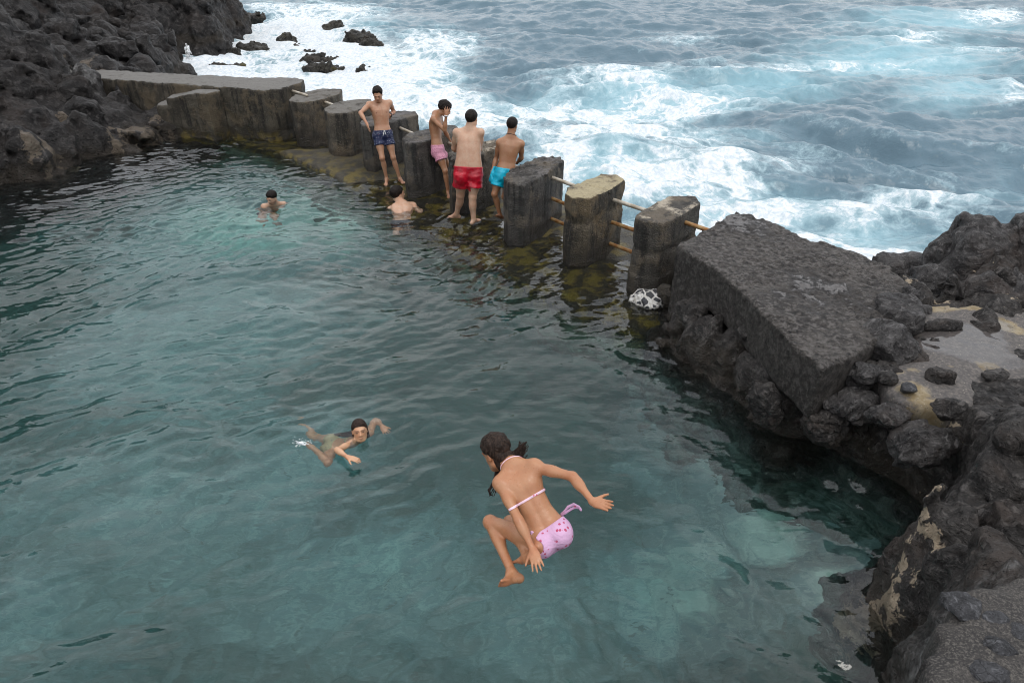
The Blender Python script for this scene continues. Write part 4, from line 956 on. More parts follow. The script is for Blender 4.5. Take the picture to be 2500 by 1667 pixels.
def build_person(spec):
    B = Body(); s = spec['scale']; prof = spec.get('prof', MALE); J = {}; fat = spec.get('fat', 1.0); nm = spec['nm']; warn = []
    L = dict(spine=.57, ua=.29, fa=.26, th=.43, sh=.42, sho=.195, hip=.095, hand=.185)
    L.update(spec.get('L', {})); L = {k: v * s for k, v in L.items()}
    def at(k):
        v = spec[k]; return at_d(v[0], v[1], v[2])
    J['pel'] = at('pel')
    def place(k, parent, ln):
        v = spec[k]
        if len(v) == 4: J[k] = np.array(at_d(v[0], v[1], v[2])); return      # explicit depth
        J[k], bad = solve(v[0], v[1], J[parent], ln, v[2]);
        if bad: warn.append((k, round(float(np.linalg.norm(J[k] - J[parent]) - ln), 3)))
    place('neck', 'pel', L['spine'])
    for sd in 'LR':
        if 'sh' + sd in spec: place('sh' + sd, 'neck', L['sho'])
        if 'hip' + sd in spec: place('hip' + sd, 'pel', L['hip'])
        for a, b, ln in (('el', 'sh', 'ua'), ('wr', 'el', 'fa'), ('kn', 'hip', 'th'), ('an', 'kn', 'sh')):
            if a + sd in spec: place(a + sd, b + sd, L[ln])
    up = nrm(J['neck'] - J['pel'])
    sx = nrm((J['shR'] - J['shL'])); sx = nrm(sx - up * (sx @ up)); hx = nrm(J['hipR'] - J['hipL']) if 'hipR' in J else sx; hx = nrm(hx - up * (hx @ up))
    if spec.get('flip'): pass
    fwd = nrm(np.cross(up, sx)); hf = nrm(np.cross(up, hx))      # R is the person's own right -> forward = up x right
    J['up'], J['fwd'], J['sx'] = up, fwd, sx
    # torso sweep
    Lsp = np.linalg.norm(J['neck'] - J['pel']); o = J['pel']; tt = np.array(prof['t']); bend = spec.get('bend', 0.0) * s
    ww = np.array(prof['w']) * s; dd = np.array(prof['d']) * s
    def cen(t): return bend * 4 * t * (1 - t)
    def torso(X, Y, Z):
        px, py, pz = X - o[0], Y - o[1], Z - o[2]
        t = (px * up[0] + py * up[1] + pz * up[2]) / Lsp
        tc = np.clip(t, tt[0], tt[-1]); m = np.clip(t, 0, 1)
        axx = [hx[i] * (1 - m) + sx[i] * m for i in range(3)]; n = np.sqrt(axx[0] ** 2 + axx[1] ** 2 + axx[2] ** 2); axx = [a / n for a in axx]
        ff = [up[1] * axx[2] - up[2] * axx[1], up[2] * axx[0] - up[0] * axx[2], up[0] * axx[1] - up[1] * axx[0]]
        off = -cen(np.clip(t, 0, 1))
        u = px * axx[0] + py * axx[1] + pz * axx[2]; v = px * ff[0] + py * ff[1] + pz * ff[2] - off
        a = np.interp(tc, tt, ww); b = np.interp(tc, tt, dd)
        q = (np.abs(u / a) ** 2.4 + np.abs(v / b) ** 2.4) ** (1 / 2.4)
        d2 = (q - 1) * np.sqrt(((u * b) ** 2 + (v * a) ** 2) / np.maximum(u * u + v * v, 1e-9))
        # spine furrow, shoulder blades
        back = v < 0
        d2 = d2 + np.where(back, (.007 * s) * np.exp(-(u / (.016 * s)) ** 2) * smooth(.02, .2, t) * smooth(1.0, .8, t), 0)
        bl = np.exp(-((np.abs(u) - .075 * s) / (.035 * s)) ** 2 - ((t - .76) / .11) ** 2)
        d2 = d2 - np.where(back, .007 * s * bl, 0)
        ch = np.exp(-((np.abs(u) - .07 * s) / (.055 * s)) ** 2 - ((t - .76) / .10) ** 2)
        d2 = d2 - np.where(~back, spec.get('pec', .010) * s * ch, 0)
        d2 = d2 + np.where(~back, .005 * s * np.exp(-(u / (.012 * s)) ** 2) * smooth(.25, .4, t) * smooth(.95, .8, t), 0)
        nv = (u / (.008 * s)) ** 2 + ((t - .27) * Lsp / (.008 * s)) ** 2
        d2 = d2 + np.where(~back, .010 * s * np.exp(-nv), 0)
        ov = np.abs(t - tc) * Lsp
        return np.where(ov > 0, np.sqrt(np.maximum(d2, 0) ** 2 + ov ** 2), d2)
    e = .27 * s; B.add(torso, np.minimum(J['pel'], J['neck']) - e, np.maximum(J['pel'], J['neck']) + e, .02)
    J['cen'] = cen
    neck_lo = J['neck'] - fwd * cen(1) - up * .02 * s
    # head
    hd = at('head') if len(spec['head']) == 3 and spec['head'][2] > 1 else None
    hv = spec['head']
    if hd is None: hd, bad = solve(hv[0], hv[1], J['neck'], .18 * s * spec.get('necklen', 1), hv[2])
    J['head'] = hd; hs = spec.get('hscale', 1.0) * s
    f = nrm(np.array(spec['face'])); hu = np.array(spec.get('hup', hd - J['neck'])); hu = nrm(hu - f * (hu @ f)); hr = np.cross(f, hu); Rh = np.stack([hr, f, hu])
    J['Rh'] = Rh
    H = lambda x, y, z: hd + (hr * x + f * y + hu * z) * hs
    B.cone(neck_lo, H(0, -.022, -.05), .064 * s * fat, .056 * hs * (1 + (fat - 1) * .7), .03 * s)
    B.ell(H(0, -.018, .028), np.array([.074, .094, .088]) * hs, Rh, .01)
    B.ell(H(0, .022, -.030), np.array([.060, .070, .085]) * hs, Rh, .03 * hs)
    B.ell(H(0, .052, -.088), np.array([.030, .030, .026]) * hs, Rh, .03 * hs)
    B.cone(H(-.045, .0, -.062), H(-.02, .055, -.092), .022 * hs, .018 * hs, .02 * hs); B.cone(H(.045, .0, -.062), H(.02, .055, -.092), .022 * hs, .018 * hs, .02 * hs)
    B.cone(H(0, .088, .012), H(0, .104, -.022), .009 * hs, .014 * hs, .012 * hs)
    for q in (-1, 1):
        B.ell(H(q * .014, .094, -.026), np.array([.010, .012, .009]) * hs, Rh, .008 * hs)
        B.ell(H(q * .032, .094, .008), np.array([.018, .014, .011]) * hs, Rh, .012 * hs, 's')
        B.ell(H(q * .032, .076, .007), np.array([.014, .013, .012]) * hs, Rh, .004)
        B.cone(H(q * .014, .088, .026), H(q * .05, .074, .026), .009 * hs, .007 * hs, .01 * hs)
        B.ell(H(q * .074, -.008, -.006), np.array([.009, .019, .030]) * hs, Rh, .004)
        B.ell(H(q * .078, -.002, -.004), np.array([.006, .010, .016]) * hs, Rh, .003, 's')
    B.ell(H(0, .088, -.052), np.array([.024, .014, .007]) * hs, Rh, .006 * hs); B.ell(H(0, .086, -.064), np.array([.019, .014, .008]) * hs, Rh, .006 * hs)
    # shoulders and arms
    muscle = spec.get('muscle', 1.0)
    for sd, q in (('L', -1), ('R', 1)):
        sh = J['sh' + sd]
        B.cone(neck_lo + up * .035 * s, sh + up * .012 * s, .040 * s * fat, .045 * s * muscle, .05 * s)
        B.cone(J['neck'] - up * .12 * s - fwd * cen(.8) + (sh - J['neck']) * .35, sh, .075 * s * fat, .050 * s * muscle, .05 * s)
        el = J.get('el' + sd); wr = J.get('wr' + sd)
        if el is None: B.ell(sh, np.array([.055] * 3) * s, None, .04 * s); continue
        am = spec.get('arm', 1.0) * s
        B.cone(sh, el, .050 * am * muscle, .036 * am, .035 * s)
        mid = sh * .55 + el * .45; B.ell(mid, np.array([.045, .045, .07]) * am * muscle, frame(el - sh), .03 * s)
        if wr is None: continue
        B.cone(el, wr, .037 * am, .024 * am, .02 * s); B.ell(el * .72 + wr * .28, np.array([.040, .040, .075]) * am, frame(wr - el), .025 * s)
        hand(B, wr, spec['hand' + sd], s * spec.get('handscale', 1.0), J, sd, nrm(wr - el))
    # hips, legs
    lf = spec.get('leg', 1.0) * s * (1 + (fat - 1) * .8)
    if 'hipL' in J:
        for sd in 'LR':
            hp = J['hip' + sd]; kn = J.get('kn' + sd); an = J.get('an' + sd)
            if kn is None: continue
            B.ell(hp - hf * .045 * s - up * .02 * s, np.array([.085, .085, .095]) * lf, np.stack([hx, hf, up]), .05 * s)
            B.cone(hp, kn, .088 * lf, .054 * lf, .05 * s)
            B.ell(kn, np.array([.053, .055, .06]) * lf, None, .02 * s)
            B.ell(hp * .6 + kn * .4, np.array([.080, .080, .13]) * lf, frame(kn - hp), .04 * s)
            if an is None: continue
            B.cone(kn, an, .050 * lf, .034 * lf, .02 * s)
            ft = spec['foot' + sd]; toe = at_d(*ft[:3]) if ft[2] > 1 else solve(ft[0], ft[1], an, .175 * s, ft[2])[0]
            J['toe' + sd] = toe; fd = nrm(toe - an); ax = nrm(kn - an)
            calf_dir = nrm(-(fd - ax * (fd @ ax))) if abs(fd @ ax) < .97 else -hf
            B.ell(kn * .68 + an * .32 + calf_dir * .016 * s, np.array([.047, .050, .105]) * lf, frame(an - kn), .03 * s)
            foot(B, an, toe, ax, s * spec.get('footscale', 1.0), calf_dir)
    # mesh
    lo, hi = B.bounds(.03 * s); zmin = spec.get('zmin', -9); lo[2] = max(lo[2], zmin)
    g, D = B.field(lo, hi, spec['h'])
    V, Q = surface_nets(D, g.lo, g.h); V, Q = biggest(V, Q); V = laplace(V, Q, spec.get('lap', 1), .45)
    # skin colours
    tone = np.array(spec['tone']); cols = np.tile(tone, (len(V), 1))
    rel = (V - hd) / hs; hx_, hy_, hz_ = rel @ hr, rel @ f, rel @ hu
    def dab(mask, col, a): cols[:] = cols * (1 - (a * mask)[:, None]) + np.array(col) * (a * mask)[:, None]
    near = np.exp(-((hx_ / .09) ** 2 + (hy_ / .12) ** 2 + (hz_ / .13) ** 2) ** 3)
    red = tone * np.array([.92, .68, .62])
    for q in (-1, 1):
        dab(np.exp(-((hx_ - q * .042) / .018) ** 2 - ((hz_ + .028) / .018) ** 2) * (hy_ > .04), red, .4)
        eye = ((hx_ - q * .032) / .0135) ** 2 + ((hz_ - .007) / .0075) ** 2; fr = (hy_ > .055) * near
        dab(smooth(1.5, .9, eye) * fr, (.05, .03, .025), .9)
        if hs > .7: dab(smooth(1.0, .6, eye) * fr * (np.abs(hx_ - q * .032) > .006), (.55, .5, .47), .55)
        br = ((hx_ - q * .033) / .021) ** 2 + ((hz_ - .027) / .0055) ** 2; dab(smooth(1.6, .7, br) * fr, (.03, .02, .015), .85)
    lip = (hx_ / .023) ** 2 + ((hz_ + .058) / .010) ** 2; dab(smooth(1.4, .8, lip) * (hy_ > .05) * near, tone * np.array([.72, .38, .36]), .75)
    dab(smooth(1, .5, (hx_ / .019) ** 2 + ((hz_ + .0575) / .0022) ** 2) * (hy_ > .05) * near, (.06, .02, .02), .8)
    if spec.get('beard'): dab(smooth(-.035, -.06, hz_) * (hy_ > -.01) * near * (hz_ > -.15), (.03, .022, .018), .75)
    pt = (V - o); t = (pt @ up) / Lsp; u = pt @ sx; v = pt @ fwd + cen(np.clip(t, 0, 1))
    for q in (-1, 1):
        if spec.get('male', True):
            nip = ((u - q * .098 * s) / (.012 * s)) ** 2 + ((t - .70) * Lsp / (.011 * s)) ** 2; dab(smooth(1.3, .7, nip) * (v > .04 * s), tone * np.array([.45, .28, .25]), .8)
    for k in ('knL', 'knR', 'elL', 'elR'):
        if k in J: dab(np.exp(-((V - J[k]) ** 2).sum(1) / (.045 * s) ** 2), red, .3)
    for k in ('toeL', 'toeR', 'wrL', 'wrR'):
        if k in J: dab(np.exp(-((V - J[k]) ** 2).sum(1) / (.10 * s) ** 2), tone * np.array([1.08, .85, .8]), .35)
    top = make_mesh('person', V, Q, M['skin'], origin=tuple(J['pel']), cols=np.clip(cols, 0, 1))
    print(nm, 'warn', warn, 'sp', {k: tuple(np.round(v, 2)) for k, v in J.items() if k[:2] in ('an', 'to', 'pe', 'ne', 'he', 'kn') and hasattr(v, '__len__') and len(v) == 3 and np.ndim(v) == 1})
    return top, B, J, dict(H=H, Rh=Rh, hs=hs, s=s, o=o, Lsp=Lsp, g=g, D=D)
def frame(d):
    w = nrm(d); a = np.array([0, 0, 1.]) if abs(w[2]) < .9 else np.array([1., 0, 0]); u = nrm(np.cross(a, w)); v = np.cross(w, u); return np.stack([u, v, w])
def hand(B, wr, hv, s, J, sd, fdir):
    """hv = dict(d=finger direction or (px,py,sign), n=palm normal, curl, spread)"""
    d = hv['d']
    if isinstance(d, tuple): d = solve(d[0], d[1], wr, .18 * s, d[2])[0] - wr
    d = nrm(d); n = np.array(hv['n'], float); n = nrm(n - d * (n @ d)); sidev = np.cross(d, n) * hv.get('thumb', 1)   # thumb side
    J['hand' + sd] = wr + d * .09 * s; curl = hv.get('curl', .3); spr = hv.get('spread', .12)
    Rm = np.stack([sidev, n, d]); B.ell(wr + d * .045 * s, np.array([.040, .016, .055]) * s, Rm, .015 * s)
    B.cone(wr - d * .005 * s, wr + d * .03 * s, .024 * s, .022 * s, .015 * s)
    for i, (x, ln) in enumerate(((.028, .070), (.009, .080), (-.010, .074), (-.028, .058))):
        base = wr + d * (.082 - abs(x) * .25) * s + sidev * x * s
        dirv = nrm(d + sidev * (x / .028) * spr + n * (curl * .35 + .05 * i)); p0 = base; seg = ln * s * np.array([.45, .32, .25])
        B.cone(wr + d * .03 * s + sidev * x * .7 * s, base, .0125 * s, .0105 * s, .008 * s)
        for j, sg in enumerate(seg):
            p1 = p0 + dirv * sg; B.cone(p0, p1, (.0098 - .0011 * j) * s, (.0090 - .0012 * j) * s, .003 * s); p0 = p1; dirv = nrm(dirv + n * curl * .8)
    tb = wr + d * .022 * s + sidev * .026 * s; td = nrm(d * .75 + sidev * hv.get('tspread', .75) + n * .25)
    B.cone(wr + d * .01 * s + sidev * .01 * s, tb + td * .022 * s, .016 * s, .013 * s, .01 * s)
    B.cone(tb + td * .022 * s, tb + td * .052 * s, .012 * s, .010 * s, .004 * s); td2 = nrm(td + d * .35); B.cone(tb + td * .052 * s, tb + td * .052 * s + td2 * .026 * s, .010 * s, .0078 * s, .004 * s)
def foot(B, an, toe, ax, s, back):
    fd = nrm(toe - an); heel = an + back * .048 * s - ax * .050 * s
    down = nrm(-ax + fd * .2)
    fl = nrm(toe - heel); sidev = nrm(np.cross(fl, ax)); upv = np.cross(sidev, fl); upv = upv if upv @ ax > 0 else -upv
    ln = np.linalg.norm(toe - heel)
    B.cone(an, heel + upv * .012 * s, .034 * s, .028 * s, .02 * s)
    ball = heel + fl * ln * .70
    B.cone(heel + upv * .01 * s, ball + upv * .003 * s, .028 * s, .020 * s, .02 * s)
    B.cone(an + fl * .02 * s, ball + upv * .008 * s, .032 * s, .016 * s, .03 * s)
    B.ell(ball, np.array([.042, .045, .017]) * s, np.stack([sidev, fl, upv]), .02 * s)
    for i, (x, l, r) in enumerate(((-.028, .30, .0125), (-.011, .29, .0095), (.004, .265, .009), (.018, .235, .0085), (.031, .20, .008))):
        xs = x * (1 if (sidev @ back) >= -9 else -1)
        a = ball + sidev * xs * s + fl * .012 * s; B.cone(a, heel + fl * ln * (.70 + l) + sidev * xs * 1.05 * s, r * s, r * .9 * s, .004 * s)
def cut_mesh(name, B, lo, hi, h, fn, mat, parent, lap=1, margin=.09, keep=True):
    g, D = B.field(lo, hi, h, margin); X, Y, Z = g.pts(); D = fn(D, X, Y, Z).astype(f32)
    D[0], D[-1], D[:, 0], D[:, -1], D[:, :, 0], D[:, :, -1] = 1, 1, 1, 1, 1, 1
    V, Q = surface_nets(D, g.lo, g.h)
    if len(Q) == 0: print('EMPTY', name); return None
    V = laplace(V, Q, lap, .4); return make_mesh(name, V, Q, mat, parent=parent)
def hair(top, B, I, J, mat, off=.012, line=.045, back=-.085, rough=.006, h=None, fr=18):
    H, hs, Rh, hd = I['H'], I['hs'], I['Rh'], J['head']; h = h or .0045 * max(1, hs * 1.3)
    def fn(D, X, Y, Z):
        x, y, z = X - hd[0], Y - hd[1], Z - hd[2]
        u = (Rh[0, 0] * x + Rh[0, 1] * y + Rh[0, 2] * z) / hs; v = (Rh[1, 0] * x + Rh[1, 1] * y + Rh[1, 2] * z) / hs; w = (Rh[2, 0] * x + Rh[2, 1] * y + Rh[2, 2] * z) / hs
        sk = np.sqrt((u / .074) ** 2 + ((v + .018) / .094) ** 2 + ((w - .028) / .088) ** 2); sh = (sk - 1) * .078
        n = fbm(np.stack([X.ravel(), Y.ravel(), Z.ravel()], 1) * fr, 3, .6).reshape(X.shape)
        lim0 = np.interp(v, [-.12, -.06, -.02, .02, .05, .09], [back, back, -.012, .005, line, line + .012]); thick = off * (.35 + .65 * smooth(-.04, .06, w)) * (.12 + .88 * smooth(-.005, .045, w - lim0))
        d = sh - thick - n * rough
        hl = line + (-.0 - line + .01) * 0
        # hairline: forehead -> temple -> in front of the ear -> nape
        lim = np.interp(v, [-.12, -.06, -.02, .02, .05, .09], [back, back, -.012, .005, line, line + .012])
        lim = lim + .012 * smooth(.03, .07, np.abs(u)) * (v > .03) * -1
        d = smax(d, (lim - w), .006)
        return d * hs
    lo = hd - .15 * hs; hi = hd + .15 * hs
    return cut_mesh('hair', B, lo, hi, h, fn, mat, top, lap=0)
def shorts(top, B, I, J, mat, waist=.20, hem=.42, flare=.025, h=.010, wr=.010, fat=1.0, hemR=None, s=1.0, off=.012):
    up, Lsp, o = J['up'], I['Lsp'], I['o']; C = Body()
    hips = [J['hipL'], J['hipR']]; kn = [J['knL'], J['knR']]
    gb, lo, hi = None, None, None
    pts = np.array(hips + [a + (b - a) * (hem + .1) for a, b in zip(hips, kn)] + [o + up * waist * Lsp]); lo = pts.min(0) - .22 * s; hi = pts.max(0) + .22 * s
    def fn(D, X, Y, Z):
        P = [X - o[0], Y - o[1], Z - o[2]]; t = (P[0] * up[0] + P[1] * up[1] + P[2] * up[2])
        d = D - off
        for i, (a, b) in enumerate(zip(hips, kn)):
            dr = nrm(b - a); ln = np.linalg.norm(b - a); hm = hem if (hemR is None or i == 0) else hemR
            al = (X - a[0]) * dr[0] + (Y - a[1]) * dr[1] + (Z - a[2]) * dr[2]
            rr = np.sqrt(np.maximum((X - a[0]) ** 2 + (Y - a[1]) ** 2 + (Z - a[2]) ** 2 - al ** 2, 0))
            rad = (.092 * fat + flare * np.clip(al / (hm * ln), 0, 1.2)) * s
            leg = smax(smax(rr - rad, al - hm * ln, .004), -al - .09 * s, .05)
            d = smin(d, leg, .012 * s)
        # cut everything below each hem
        cutd = np.full(X.shape, -9., f32); keep = np.full(X.shape, 9., f32)
        for i, (a, b) in enumerate(zip(hips, kn)):
            dr = nrm(b - a); ln = np.linalg.norm(b - a); hm = hem if (hemR is None or i == 0) else hemR
            al = (X - a[0]) * dr[0] + (Y - a[1]) * dr[1] + (Z - a[2]) * dr[2]
            rr = np.sqrt(np.maximum((X - a[0]) ** 2 + (Y - a[1]) ** 2 + (Z - a[2]) ** 2 - al ** 2, 0))
            keep = np.minimum(keep, np.maximum(al - hm * ln, rr - (.155 * fat + flare) * s))
        d = smax(d, keep, .004); d = smax(d, t - waist * Lsp, .006)
        bd = -.22 * s - t
        p3 = np.stack([X.ravel(), Y.ravel(), Z.ravel()], 1)
        n = (fbm(p3 * np.array([9, 9, 15]), 3, .5) * wr + (np.abs(perlin(p3 * np.array([5, 5, 12]) + 3)) - .3) * wr * .8).reshape(X.shape)
        return d + n * smooth(-.02, -.09, t - waist * Lsp) * .9
    return cut_mesh('swim_shorts', B, lo, hi, h, fn, mat, top, lap=1, margin=.14)
def ring_on(name, top, B, c, n, w, off, rad, mat, h=.005):
    c = np.array(c); n = nrm(n)
    def fn(D, X, Y, Z):
        al = (X - c[0]) * n[0] + (Y - c[1]) * n[1] + (Z - c[2]) * n[2]
        r = np.sqrt((X - c[0]) ** 2 + (Y - c[1]) ** 2 + (Z - c[2]) ** 2)
        return smax(smax(D - off, np.abs(al) - w, .002), r - rad, .002)
    return cut_mesh(name, B, c - rad - .02, c + rad + .02, h, fn, mat, top, lap=0)
TAN = (.47, .265, .165); BROWN = (.36, .19, .105); FAIR = (.56, .36, .25)
# ------------------------------------------------------------------ the cast (pixel, pixel, depth side) joints
dep = lambda y, z: y * math.cos(PITCH) + (CAM_H - z) * math.sin(PITCH)
# man in navy shorts, hands on his hips
sp = dict(nm='navy', scale=1.0, hscale=1.08, h=.0085, tone=TAN, pel=(935, 331, dep(13.02, .93)), neck=(926, 251, +1), shR=(901, 256, -1), shL=(951, 252, +1),
 head=(922, 231, -1), face=(.05, -1, -.42), hup=(0, 0, 1), elR=(880, 276, -1), wrR=(896, 303, -1), elL=(962, 273, +1), wrL=(953, 281, -1),
 handR=dict(d=(903, 325, -1), n=(1, .3, 0), thumb=-1, curl=.2), handL=dict(d=nrm((-.7, -.1, -.6)), n=(-.5, .6, 0), thumb=1, curl=.4),
 hipR=(923, 333, -1), hipL=(947, 332, +1), knR=(933, 386, -.4), knL=(960, 385, -.3), anR=(944, 437, +1), anL=(976, 437, +1),
 footR=(940, 455, -1), footL=(988, 448, -1), muscle=.92, leg=.90, arm=.95)
top, B, J, I = build_person(sp); tag(top, 'slim man in navy patterned swim shorts, hands on hips, looking down by a pillar', 'person')
hair(top, B, I, J, M['hair'], off=.018, line=.062, rough=.014)
sh = shorts(top, B, I, J, M['navy'], waist=.17, hem=.42, flare=.022, fat=.90)
c = J['pel'] + J['up'] * .085 + J['fwd'] * .125
for q in (-1, 1): tube('drawstring', c + J['up'] * .012, c - J['up'] * .07 + J['sx'] * .025 * q + J['fwd'] * .02, .005, M['white_cord'], parent=None if sh is None else top)
ring_on('wristwatch', top, B, J['wrL'], J['wrL'] - J['elL'], .014, .008, .045, M['watch'])
# man in pink shorts, hand on his head
sp = dict(nm='pink', scale=.98, hscale=1.08, h=.0085, tone=BROWN, pel=(1069, 366, dep(12.28, .92)), neck=(1064, 279, +1), shR=(1059, 292, -1), shL=(1073, 288, +1),
 head=(1086, 266, -1), face=(1, -.25, -.55), hup=(.5, -.2, 1), elR=(1086, 319, -1), wrR=(1089, 283, -1), elL=(1087, 322, +1), wrL=(1101, 349, +1),
 handR=dict(d=(1092, 254, +1), n=(-.3, 1, .1), thumb=-1, curl=.25, spread=.35), handL=dict(d=nrm((.8, .2, -.35)), n=(0, 0, -1), thumb=1, curl=.1),
 hipR=(1070, 371, -1), hipL=(1071, 366, +1), knR=(1087, 418, -.2), knL=(1096, 408, +.8), anR=(1094, 470, +.6), anL=(1101, 457, +1),
 footR=(1096, 484, -1), footL=(1108, 465, -1), muscle=.95, leg=.90, arm=.95, bend=.02)
top, B, J, I = build_person(sp); tag(top, 'man in pink swim shorts holding his head with one hand', 'person')
hair(top, B, I, J, M['hair'], off=.026, line=.035, rough=.020, fr=26)
shorts(top, B, I, J, M['pink'], waist=.15, hem=.44, flare=.028, fat=.92)
ring_on('bracelet', top, B, J['wrR'], J['wrR'] - J['elR'], .010, .007, .045, M['silver'])
# stout man in red shorts, seen from behind
sp = dict(nm='red', scale=1.0, h=.0085, tone=FAIR, prof=STOUT, fat=1.25, pel=(1143, 424, dep(10.76, .92)), neck=(1146, 319, +1), shL=(1115, 324, -1), shR=(1173, 324, -1),
 head=(1152, 290, +1), face=(.35, 1, -.1), hup=(0, .1, 1), necklen=.85, elL=(1108, 362, +1), wrL=(1122, 372, +1), elR=(1171, 364, +1), wrR=(1160, 374, +1), hscale=1.14,
 handL=dict(d=nrm((.8, .4, -.1)), n=(0, 0, -1), curl=.2, thumb=-1), handR=dict(d=nrm((-.8, .4, -.1)), n=(0, 0, -1), curl=.2, thumb=1),
 hipL=(1126, 428, -1), hipR=(1160, 428, -1), knL=(1124, 477, +.6), knR=(1154, 481, +.2), anL=(1115, 523, +.9), anR=(1156, 537, +.6),
 footL=(1092, 530, +1), footR=(1172, 535, +1), leg=.98, arm=1.12, L=dict(sho=.19, hip=.115, th=.42, sh=.41, spine=.60), bend=.02, pec=0)
top, B, J, I = build_person(sp); tag(top, 'stout man in red swim shorts seen from behind, leaning on a pillar', 'person')
hair(top, B, I, J, M['hair'], off=.012, line=.045, rough=.005, back=-.075)
shorts(top, B, I, J, M['red'], waist=.17, hem=.54, flare=.028, fat=1.2, wr=.014, h=.009)
# man in turquoise shorts, seen from behind
sp = dict(nm='cyan', scale=.98, hscale=1.06, h=.0085, tone=BROWN, pel=(1234, 426, dep(10.78, .90)), neck=(1247, 335, +1), shL=(1220, 349, -1), shR=(1272, 352, +1),
 head=(1251, 306, +1), face=(.5, 1, -.15), hup=(.05, 0, 1), elL=(1212, 386, +1), wrL=(1201, 421, -1), elR=(1273, 386, +1), wrR=(1262, 398, +1),
 handL=dict(d=(1194, 444, -1), n=(.6, .6, 0), curl=.35, thumb=1), handR=dict(d=nrm((-.6, .7, -.1)), n=(0, 0, -1), curl=.2, thumb=1),
 hipL=(1221, 429, -1), hipR=(1246, 430, +1), knL=(1207, 474, 0), knR=(1232, 480, 0), anL=(1222, 529, +1), anR=(1246, 528, +1),
 footL=(1210, 526, -1), footR=(1236, 534, -1), leg=.92, muscle=1.0, pec=0)
top, B, J, I = build_person(sp); tag(top, 'tanned man in turquoise swim shorts seen from behind, beside the rough dark pillar', 'person')
hair(top, B, I, J, M['hair'], off=.010, line=.045, rough=.003, back=-.06)
shorts(top, B, I, J, M['cyan'], waist=.17, hem=.56, flare=.024, fat=.90)
ring_on('necklace', top, B, J['neck'] + J['up'] * .03, J['up'] * 1 + J['fwd'] * .25, .005, .005, .09, M['beads'])
ring_on('wristwatch', top, B, J['wrL'], J['wrL'] - J['elL'], .010, .008, .045, M['silver'])
# swimmer up to his shoulders, facing us
d5 = dep(at_z(663, 500)[1] + .05, -.2)
sp = dict(nm='swim5', scale=.98, h=.009, tone=(.56, .36, .25), pel=(660, 545, d5 + .15), neck=(668, 487, -1), shR=(643, 495, -1), shL=(690, 490, +1),
 head=(661, 472, -1), face=(-.55, -1, -.45), hup=(0, 0, 1), elR=(630, 514, +1), wrR=(646, 524, -1), elL=(704, 508, +1), wrL=(690, 520, -1),
 handR=dict(d=nrm((.5, -.6, -.3)), n=(0, 0, -1), curl=.2), handL=dict(d=nrm((-.5, -.5, -.3)), n=(0, 0, -1), curl=.2, thumb=-1),
 hipR=(648, 546, -1), hipL=(672, 546, -1), knR=(645, 570, -1), knL=(678, 570, -1), anR=(646, 590, +1), anL=(680, 590, +1), footR=(644, 596, -1), footL=(684, 596, -1), beard=True)
top, B, J, I = build_person(sp); tag(top, 'dark haired bearded man standing in the pool up to his shoulders, looking down', 'person')
S5 = top
hair(top, B, I, J, M['hair'], off=.016, line=.045, rough=.006)
shorts(top, B, I, J, M['black_cloth'], waist=.17, hem=.4, flare=.02)
S5.location.z -= .08
# swimmer with his back to us
d6 = dep(at_z(987, 533)[1] + .05, -.1)
sp = dict(nm='swim6', prof=dict(t=MALE['t'], w=[v * 1.14 for v in MALE['w']], d=[v * 1.1 for v in MALE['d']]), scale=1.06, hscale=1.16, L=dict(sho=.205), h=.0085, tone=FAIR, pel=(985, 563, d6 + .05), neck=(980, 492, +1), shL=(954, 509, -1), shR=(1008, 499, +1),
 head=(971, 470, +1), face=(.85, .75, -.05), hup=(-.1, 0, 1), elL=(951, 538, +1), wrL=(948, 556, +1), elR=(1025, 520, -1), wrR=(1032, 514, +1),
 handL=dict(d=nrm((0, .3, -1)), n=(1, 0, 0), curl=.2), handR=dict(d=nrm((.55, .5, .45)), n=(-.6, .6, .2), curl=.15, thumb=-1),
 hipL=(972, 566, -1), hipR=(997, 565, +1), knL=(972, 590, -1), knR=(1000, 588, +1), anL=(974, 610, +1), anR=(1002, 606, +1), footL=(972, 612, +1), footR=(1006, 612, +1), pec=0)
top, B, J, I = build_person(sp); tag(top, 'dark haired man waist deep in the pool with his back turned, gesturing with one hand', 'person')
S6 = top
hair(top, B, I, J, M['hair'], off=.016, line=.045, rough=.006)
shorts(top, B, I, J, M['black_cloth'], waist=.17, hem=.4, flare=.02)
S6.location.z -= .03
# girl swimming towards us
d7 = dep(at_z(875, 1066)[1], .02)
sp = dict(nm='swim7', scale=.78, h=.006, tone=(.60, .36, .22), prof=GIRL, male=False, pel=(812, 1100, d7 + .05, 0), neck=(878, 1066, d7 + .05, 0), shR=(856, 1069, -1), shL=(900, 1052, +1),
 head=(876, 1036, d7 - .04), hscale=1.20, face=(.30, -1, .38), hup=(-.12, .35, 1), elR=(820, 1083, -1), wrR=(846, 1100, -1), elL=(917, 1029, +1), wrL=(932, 1034, -1),
 handR=dict(d=nrm((.9, -.2, -.15)), n=(0, 0, -1), curl=.1, thumb=-1), handL=dict(d=nrm((.55, -.8, -.1)), n=(0, 0, -1), curl=.15, spread=.3, thumb=1),
 hipR=(806, 1110, -1), hipL=(816, 1095, +1), knR=(800, 1124, -1), knL=(782, 1104, +1), anR=(765, 1096, +1), anL=(748, 1086, +1), footR=(748, 1088, +1), footL=(734, 1080, +1), pec=.0, arm=.95, leg=.9, handscale=1.05, bend=-.01, L=dict(hip=.08, sho=.16))
sp['pel'] = (812, 1100, d7 + .16)
top, B, J, I = build_person(sp); tag(top, 'dark haired girl swimming towards the camera with her chin above the water', 'person')
S7 = top
